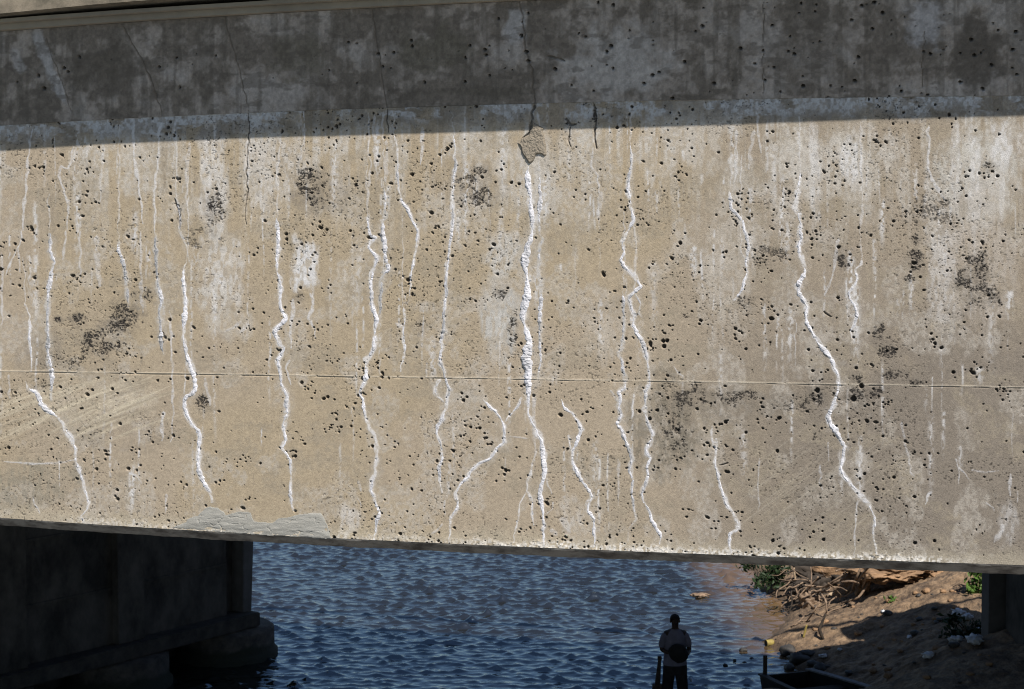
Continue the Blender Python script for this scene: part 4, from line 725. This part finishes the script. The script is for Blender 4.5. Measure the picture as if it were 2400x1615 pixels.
# shrubs
def shrub(name, c, rad, n, label, m, leaf=.07, seed=0, stems=5):
    r_ = np.random.default_rng(seed); root = empty(name, tuple(c), label, 'shrub'); V = []; F = []
    clumps = r_.normal(size=(max(3, n // 45), 3)) * np.array(rad) * .55
    for k in range(n):
        p_ = clumps[r_.integers(len(clumps))] + r_.normal(size=3) * np.array(rad) * .28
        p_[2] = abs(p_[2] + rad[2] * .45); a_ = r_.normal(size=3); a_ /= np.linalg.norm(a_); b_ = np.cross(a_, r_.normal(size=3)); b_ /= np.linalg.norm(b_); s_ = leaf * r_.uniform(.6, 1.4)
        n_ = np.cross(a_, b_) * s_ * .18; q = np.array(c) + p_; i = len(V)
        V += [q - a_ * s_, q + b_ * s_ * .42 + n_, q + a_ * s_, q - b_ * s_ * .42 + n_]; F.append([i, i + 1, i + 2, i + 3])
    link('foliage', mesh_np('foliage', V, np.array(F), smooth=False), m, root)
    for k in range(stems):
        e_ = clumps[k % len(clumps)].copy(); e_[2] = abs(e_[2]) + rad[2] * .5; q0 = np.array(c) + np.array([e_[0] * .15, e_[1] * .15, -.1])
        tube_obj('stem', [tuple(q0), tuple(np.array(c) + e_ * .5), tuple(np.array(c) + e_)], [.018, .012, .005], M_bark, root, seg=6, seed=k)
    return root
shrub('leafy_shrub', pt(1815, 1372, 35.3), (.42, .4, .42), 520, 'dark green shrub hanging over the water beside the tangled roots', M_leaf2, .075, 2)
shrub('leafy_shrub', pt(2296, 1398, 29.6), (.26, .3, .42), 330, 'bright green shrub against the right pier', M_leaf, .085, 4)
shrub('small_weed', ground_pt(2090, 1414), (.16, .12, .07), 60, 'small bright green weed at the foot of the clay lumps', M_leaf, .05, 6, 3)
shrub('leafy_shrub', ground_pt(2275, 1485), (.4, .3, .22), 260, 'dark low shrub in the shade beside the right pier', M_leaf2, .07, 8)
# stones along the waterline
stones = [(1742, 1526, .09), (1762, 1545, .05), (1745, 1556, .06), (1722, 1548, .04), (1845, 1532, .22), (1872, 1550, .26), (1892, 1536, .16), (1850, 1568, .14), (1905, 1560, .14), (1880, 1578, .22), (1925, 1570, .17), (1838, 1590, .10), (1868, 1600, .16), (1905, 1592, .14), (1990, 1580, .10), (1700, 1560, .05)]
slabels = {0: 'pointed dark stone sticking out of the water, farthest from the bank', 5: 'largest dark stone at the waterline, below the shadow edge'}
stones = [q for q in stones if not (q[1] > 1577 and q[0] < 1930)]
for i, (x, y, r_) in enumerate(stones):
    g = ground_pt(x, y); o = blob('stone', (g[0], g[1], g[2] + r_ * .25), (r_ * .95, r_ * .75, r_ * .5), M_rock, None, i + 30, .38, 1.3, 3, rot=i * 1.1)
    tag(o, slabels.get(i, 'dark wet stone among the others along the shaded waterline'), 'stone', 'stones along the waterline')
g = ground_pt(1640, 1400); o = blob('driftwood_clump', (g[0], g[1], .05), (.2, .11, .05), M_bark, None, 61, .6, 2.5, 4); tag(o, 'brown clump of debris floating on the open water', 'debris')
# litter
def litter(px, py, sz, label, seed):
    g = ground_pt(px, py); o = blob('plastic_scrap', (g[0], g[1], g[2] + sz * .35), (sz, sz * .8, sz * .55), M_white, None, seed, .75, 2.2, 3, rot=seed); tag(o, label, 'litter', 'litter scattered on the bank')
for i, (x, y, s_, lb) in enumerate([(2248, 1443, .15, 'white plastic bag on the dark shrub by the right pier, uppermost piece of litter'), (2268, 1450, .10, 'small white scrap touching the uppermost plastic bag'), (2240, 1504, .11, 'flat white scrap left of the two pieces against the right pier'), (2284, 1506, .15, 'crumpled white plastic against the right pier, lower of two'), (2300, 1482, .09, 'white scrap against the right pier, upper of two'),
                                  (2178, 1541, .10, 'white crumpled wrapper alone on the dark mud'), (2132, 1496, .06, 'small white scrap just below the shadow edge'), (1968, 1524, .045, 'tiny white speck of litter near the shaded stones'), (1930, 1540, .07, 'pale sliver of plastic beside the stones'), (2070, 1435, .05, 'small pink scrap on the sunlit mud')]):
    litter(x, y, s_, lb, i + 80)
rngc = np.random.default_rng(21)
for k in range(70):   # clods and pebbles on the sunlit mud
    x, y = rngc.uniform(1900, 2330), rngc.uniform(1385, 1600); g = ground_pt(x, y)
    if g[2] < .12: continue
    r_ = rngc.uniform(.02, .065) if k % 4 else rngc.uniform(.05, .10); o = blob('earth_clod', (g[0], g[1], g[2] + r_ * .3), (r_ * 1.2, r_, r_ * .7), M_clay if k % 3 else M_rock, None, k + 120, .4, 1.5, 2, rot=k)
    tag(o, 'small clod or pebble lying loose on the muddy bank', 'clod', 'clods on the mud')
# ------------------------------------------------------------------ the boat
M_hull = mat('tarred_hull', (.035, .03, .028), (.018, .016, .015), scale=6, bscale=30, bdist=.006, rough=.7)
M_gunw = mat('worn_grey_gunwale', (.24, .235, .24), (.13, .12, .12), scale=12, bscale=60, bdist=.004)
F1 = np.array([4.44, 26.45]); F2 = np.array([5.42, 26.8]); ax_ = np.array([.49, -.87]); bt = empty('rowing_boat', (5.2, 25.8, 0.05), 'dark flat-ended wooden boat at the bank, cut off by the bottom edge', 'boat')
Lb = 3.2; wv = (F2 - F1); wn = wv / np.linalg.norm(wv)
def bq(u, v, z): q = F1 + wv * u + ax_ * v + (wn * .16 * (1 if u > .5 else -1) * math.sin(min(1, v / Lb) * 3.1)); return (q[0], q[1], z)
top, bot = .50, .06; ins = .045
def plank(mb, pts): mb.hexa(pts)
mb = MB(); nseg = 8
for side in (0, 1):
    for k in range(nseg):
        v0, v1 = Lb * k / nseg, Lb * (k + 1) / nseg; u0 = side; u1 = side + (ins if side == 0 else -ins)
        mb.hexa([bq(u0 + (.08 if side == 0 else -.08), v0, bot), bq(u1 + (.08 if side == 0 else -.08), v0, bot), bq(u1 + (.08 if side == 0 else -.08), v1, bot), bq(u0 + (.08 if side == 0 else -.08), v1, bot), bq(u0, v0, top), bq(u1, v0, top), bq(u1, v1, top), bq(u0, v1, top)])
mb.hexa([bq(.12, .0, bot), bq(.88, .0, bot), bq(.88, .05, bot), bq(.12, .05, bot), bq(.046, .0, top - .01), bq(.954, .0, top - .01), bq(.954, .05, top - .01), bq(.046, .05, top - .01)])
mb.build('hull', M_hull, bt)
mb = MB(); mb.hexa([bq(.13, .06, .10), bq(.87, .06, .10), bq(.87, Lb, .10), bq(.13, Lb, .10), bq(.13, .06, .125), bq(.87, .06, .125), bq(.87, Lb, .125), bq(.13, Lb, .125)]); mb.build('floorboards', M_dkwood, bt)
for side in (0, 1):
    mb = MB()
    for k in range(nseg):
        v0, v1 = Lb * k / nseg, Lb * (k + 1) / nseg; u0 = -.03 if side == 0 else 1.03; u1 = .075 if side == 0 else .90
        mb.hexa([bq(u0, v0, top + .002), bq(u1, v0, top + .002), bq(u1, v1, top + .002), bq(u0, v1, top + .002), bq(u0, v0, top + .03), bq(u1, v0, top + .03), bq(u1, v1, top + .03), bq(u0, v1, top + .03)])
    mb.build('gunwale', M_gunw if side else M_hull, bt)
mb = MB(); mb.hexa([bq(.0, .7, .36), bq(1., .7, .36), bq(1., .95, .36), bq(.0, .95, .36), bq(.0, .7, .40), bq(1., .7, .40), bq(1., .95, .40), bq(.0, .95, .40)]); mb.build('thwart', M_dkwood, bt)
q = pt(1793, 1588, 26.42); mb = MB(); mb.prism([(q[0] - .035, q[1] - .03), (q[0] + .035, q[1] - .03), (q[0] + .035, q[1] + .03), (q[0] - .035, q[1] + .03)], -.3, .86)
o = mb.build('mooring_stake', M_dkwood, None, .006); tag(o, 'square dark stake at the left corner of the boat', 'stake')
# ------------------------------------------------------------------ the person
M_skin = mat('dark_skin', (.05, .032, .024), (.035, .022, .016), scale=20, bump=0, rough=.55)
M_shirt = mat('lilac_grey_shirt', (.17, .16, .21), (.12, .115, .15), scale=8, bump=.3, bscale=9, bdist=.02)
M_short = mat('black_shorts', (.018, .017, .02), (.01, .01, .012), scale=8, bump=.3, bscale=9, bdist=.02)
M_bag = mat('black_cloth_bag', (.016, .015, .016), (.009, .009, .01), scale=9, bump=.4, bscale=12, bdist=.02)
M_hair = mat('black_hair', (.012, .011, .011), (.007, .007, .007), scale=60, bump=.5, bscale=150, bdist=.004)
def skin(name, verts, edges, m, parent, sub=2):
    me = bpy.data.meshes.new(name); me.from_pydata([v[:3] for v in verts], edges, []); o = bpy.data.objects.new(name, me); COL.objects.link(o)
    s = o.modifiers.new('s', 'SKIN'); s.use_smooth_shade = True
    for i, v in enumerate(verts):
        rr = v[3] if isinstance(v[3], tuple) else (v[3], v[3]); me.skin_vertices[0].data[i].radius = rr
    me.skin_vertices[0].data[0].use_root = True
    o.modifiers.new('d', 'SUBSURF').levels = sub; bpy.context.view_layer.update()
    dg = bpy.context.evaluated_depsgraph_get(); m2 = bpy.data.meshes.new_from_object(o.evaluated_get(dg)); m2.name = name
    bpy.data.objects.remove(o); bpy.data.meshes.remove(me)
    m2.polygons.foreach_set('use_smooth', np.ones(len(m2.polygons), bool)); return m2
dp = 25.0; hd = pt(1575, 1440, dp); gz = float(ground_z(hd[0], dp)); Hh = hd[2] - gz
PB = np.array([pt(1582, 1560, dp)[0], dp, gz]); k_ = Hh / 1.75
person = empty('person', tuple(PB), 'person in a lilac grey shirt and black shorts standing by the water', 'person')
def put(me, m, parent): 
    me.transform(Matrix.Translation(Vector(tuple(PB))) @ Matrix.Rotation(math.radians(6), 4, 'Z') @ Matrix.Scale(k_, 4)); return link(me.name, me, m, parent)
# facing -y (towards the bridge and camera); x to the right of the photo
bv = [(0, 0, .94, (.155, .11)), (0, .01, 1.10, (.15, .105)), (0, .01, 1.27, (.165, .115)), (0, .015, 1.40, (.14, .10)), (0, .0, 1.49, .058), (-.005, -.015, 1.56, .062), (-.008, -.02, 1.635, (.076, .088)), (-.008, -.012, 1.695, (.07, .08)),
      (-.16, .02, 1.41, .062), (-.225, .0, 1.27, .052), (-.245, -.02, 1.13, .043), (-.165, -.15, 1.115, .036), (-.10, -.215, 1.13, .030),
      (.16, .02, 1.41, .062), (.23, .0, 1.26, .052), (.25, -.02, 1.11, .043), (.19, -.15, 1.08, .036), (.13, -.215, 1.07, .030),
      (-.095, .0, .86, .095), (-.11, -.01, .50, .062), (-.115, .015, .30, .058), (-.12, .02, .09, .04), (-.13, -.06, .04, .04), (-.135, -.15, .03, .034),
      (.095, .0, .86, .095), (.125, -.01, .50, .062), (.135, .015, .30, .058), (.145, .02, .09, .04), (.155, -.06, .04, .04), (.165, -.15, .03, .034)]
be = [(0, 1), (1, 2), (2, 3), (3, 4), (4, 5), (5, 6), (6, 7), (3, 8), (8, 9), (9, 10), (10, 11), (11, 12), (3, 13), (13, 14), (14, 15), (15, 16), (16, 17), (0, 18), (18, 19), (19, 20), (20, 21), (21, 22), (22, 23), (0, 24), (24, 25), (25, 26), (26, 27), (27, 28), (28, 29)]
me = skin('body', bv, be, M_skin, None); bm = bmesh.new(); bm.from_mesh(me)
def addmesh(bm, me_):
    bm.from_mesh(me_); bpy.data.meshes.remove(me_)
for sd, w_ in ((-1, (-.10, -.215, 1.13)), (1, (.13, -.215, 1.07))):      # hands closing on the bundle
    pz = w_[2]; pxx = w_[0]
    addmesh(bm, skin('h', [(pxx, -.215, pz, .028), (pxx - sd * .035, -.25, pz + .004, (.036, .018)), (pxx - sd * .07, -.275, pz + .006, (.036, .016))], [(0, 1), (1, 2)], None, None, 1))
    for f in range(4):
        dz = .03 - .02 * f; ln = (.075, .085, .08, .062)[f]
        addmesh(bm, skin('h', [(pxx - sd * .065, -.272, pz + dz, .009), (pxx - sd * (.065 + ln * .5), -.292, pz + dz * 1.1, .0085), (pxx - sd * (.065 + ln), -.290, pz + dz * 1.15 - .006, .007)], [(0, 1), (1, 2)], None, None, 1))
    addmesh(bm, skin('h', [(pxx - sd * .02, -.235, pz + .03, .012), (pxx - sd * .045, -.262, pz + .06, .0105), (pxx - sd * .075, -.272, pz + .072, .009)], [(0, 1), (1, 2)], None, None, 1))
# face: nose, ears, lips, brow
for c_, s_ in (((-.008, -.112, 1.625), (.014, .02, .022)), ((-.088, -.01, 1.63), (.012, .022, .032)), ((.072, -.01, 1.63), (.012, .022, .032)), ((-.008, -.098, 1.588), (.026, .012, .009)), ((-.036, -.098, 1.652), (.016, .008, .008)), ((.02, -.098, 1.652), (.016, .008, .008))):
    bmesh.ops.create_uvsphere(bm, u_segments=12, v_segments=8, radius=1, matrix=Matrix.Translation(c_) @ Matrix.Diagonal((*s_, 1)))
bm.to_mesh(me); bm.free(); me.polygons.foreach_set('use_smooth', np.ones(len(me.polygons), bool)); put(me, M_skin, person)
def shell(name, rings, m, seg=36, wr=.012, seed=0):
    V = []; F = []
    for i, (x, y, z, rx, ry) in enumerate(rings):
        for k in range(seg):
            a_ = 2 * math.pi * k / seg; f = 1 + wr * 8 * (vn(np.float32(k * .35), np.float32(i * .5), seed) - .5) * .6; V.append((x + rx * f * math.cos(a_), y + ry * f * math.sin(a_), z))
    for i in range(len(rings) - 1):
        for k in range(seg): F.append((i * seg + k, i * seg + (k + 1) % seg, (i + 1) * seg + (k + 1) % seg, (i + 1) * seg + k))
    me = mesh_np(name, V, np.array(F)); return me
me = shell('shirt', [(0, .0, .865, .212, .15), (0, 0, .93, .205, .15), (0, .0, 1.05, .198, .145), (0, .005, 1.18, .2, .145), (0, .01, 1.30, .205, .145), (0, .015, 1.385, .195, .13), (0, .015, 1.44, .15, .105), (0, .01, 1.475, .095, .085), (0, 0, 1.50, .068, .068)], None, seed=3)
bm = bmesh.new(); bm.from_mesh(me)
for sd in (-1, 1): addmesh(bm, skin('h', [(sd * .13, .015, 1.40, .085), (sd * .185, .015, 1.36, .08), (sd * .23, .0, 1.25, .071), (sd * .244, -.012, 1.155, .067)], [(0, 1), (1, 2), (2, 3)], None, None, 2))
bm.to_mesh(me); bm.free(); me.polygons.foreach_set('use_smooth', np.ones(len(me.polygons), bool)); put(me, M_shirt, person)
me = shell('shorts', [(0, .0, .70, .215, .14), (0, .0, .80, .215, .145), (0, 0, .90, .20, .14), (0, 0, .98, .18, .13)], None, seed=5)
bm = bmesh.new(); bm.from_mesh(me)
for sd in (-1, 1): addmesh(bm, shell('h', [(sd * .135, .0, .42, .098, .105), (sd * .125, .0, .55, .102, .11), (sd * .11, .0, .68, .108, .125), (sd * .10, .0, .74, .11, .13)], None, seed=7 + sd))
bm.to_mesh(me); bm.free(); me.polygons.foreach_set('use_smooth', np.ones(len(me.polygons), bool)); put(me, M_short, person)
bm = bmesh.new(); bmesh.ops.create_icosphere(bm, subdivisions=4, radius=1)
for v in bm.verts: v.co = Vector((-.008 + v.co.x * .088, -.006 + v.co.y * .10, 1.672 + v.co.z * .088))
bmesh.ops.delete(bm, geom=[v for v in bm.verts if v.co.z < 1.60 or (v.co.z < 1.685 and v.co.y < -.045)], context='VERTS')
me = bpy.data.meshes.new('hair'); bm.to_mesh(me); bm.free(); me.polygons.foreach_set('use_smooth', np.ones(len(me.polygons), bool)); put(me, M_hair, person)
# the bundle in the arms
bm = bmesh.new(); bmesh.ops.create_icosphere(bm, subdivisions=4, radius=1); from mathutils import noise as mn
for v in bm.verts:
    d = v.co.copy(); f = 1 + .10 * mn.fractal(d * 1.6, .9, 2, 4); x, z = d.x * .175 * f, d.z * .165 * f
    v.co = Vector((.02 + x, -.235 + d.y * .085 * f, 1.12 + z - .5 * x * abs(x) - .12 * x * (z > 0)))
me = bpy.data.meshes.new('cloth_bundle'); bm.to_mesh(me); bm.free(); me.polygons.foreach_set('use_smooth', np.ones(len(me.polygons), bool)); o = put(me, M_bag, None); tag(o, 'black rounded cloth bundle held against the chest of the person', 'bundle')
# post beside the person
q = pt(1542, 1600, 25.05); zt_ = float(pt(1546, 1538, 25.05)[2]); gz2 = float(ground_z(q[0], 25.05))
post = empty('mooring_post', (q[0], 25.05, gz2), 'dark tapered post on a wider block, beside the legs of the person', 'post')
def rect(cx_, w_, d_): return [(cx_ - w_, 25.05 - d_), (cx_ + w_, 25.05 - d_), (cx_ + w_, 25.05 + d_), (cx_ - w_, 25.05 + d_)]
zb_ = float(pt(1542, 1604, 25.05)[2]); x0_ = pt(1541, 1604, 25.05)[0]; x1_ = pt(1546, 1548, 25.05)[0]
mb = MB(); mb.prism(rect(x0_, .045, .045), zb_, zt_ - .07, rect(x1_, .026, .03)); mb.build('shaft', M_dkwood, post, .005)
mb = MB(); mb.prism(rect(x1_, .034, .036), zt_ - .0695, zt_); mb.build('cap', M_dkwood, post, .006)
mb = MB(); mb.prism(rect(x0_, .095, .08), gz2 - .1, zb_ - .001, rect(x0_, .085, .07)); mb.build('block', M_dkwood, post, .01)
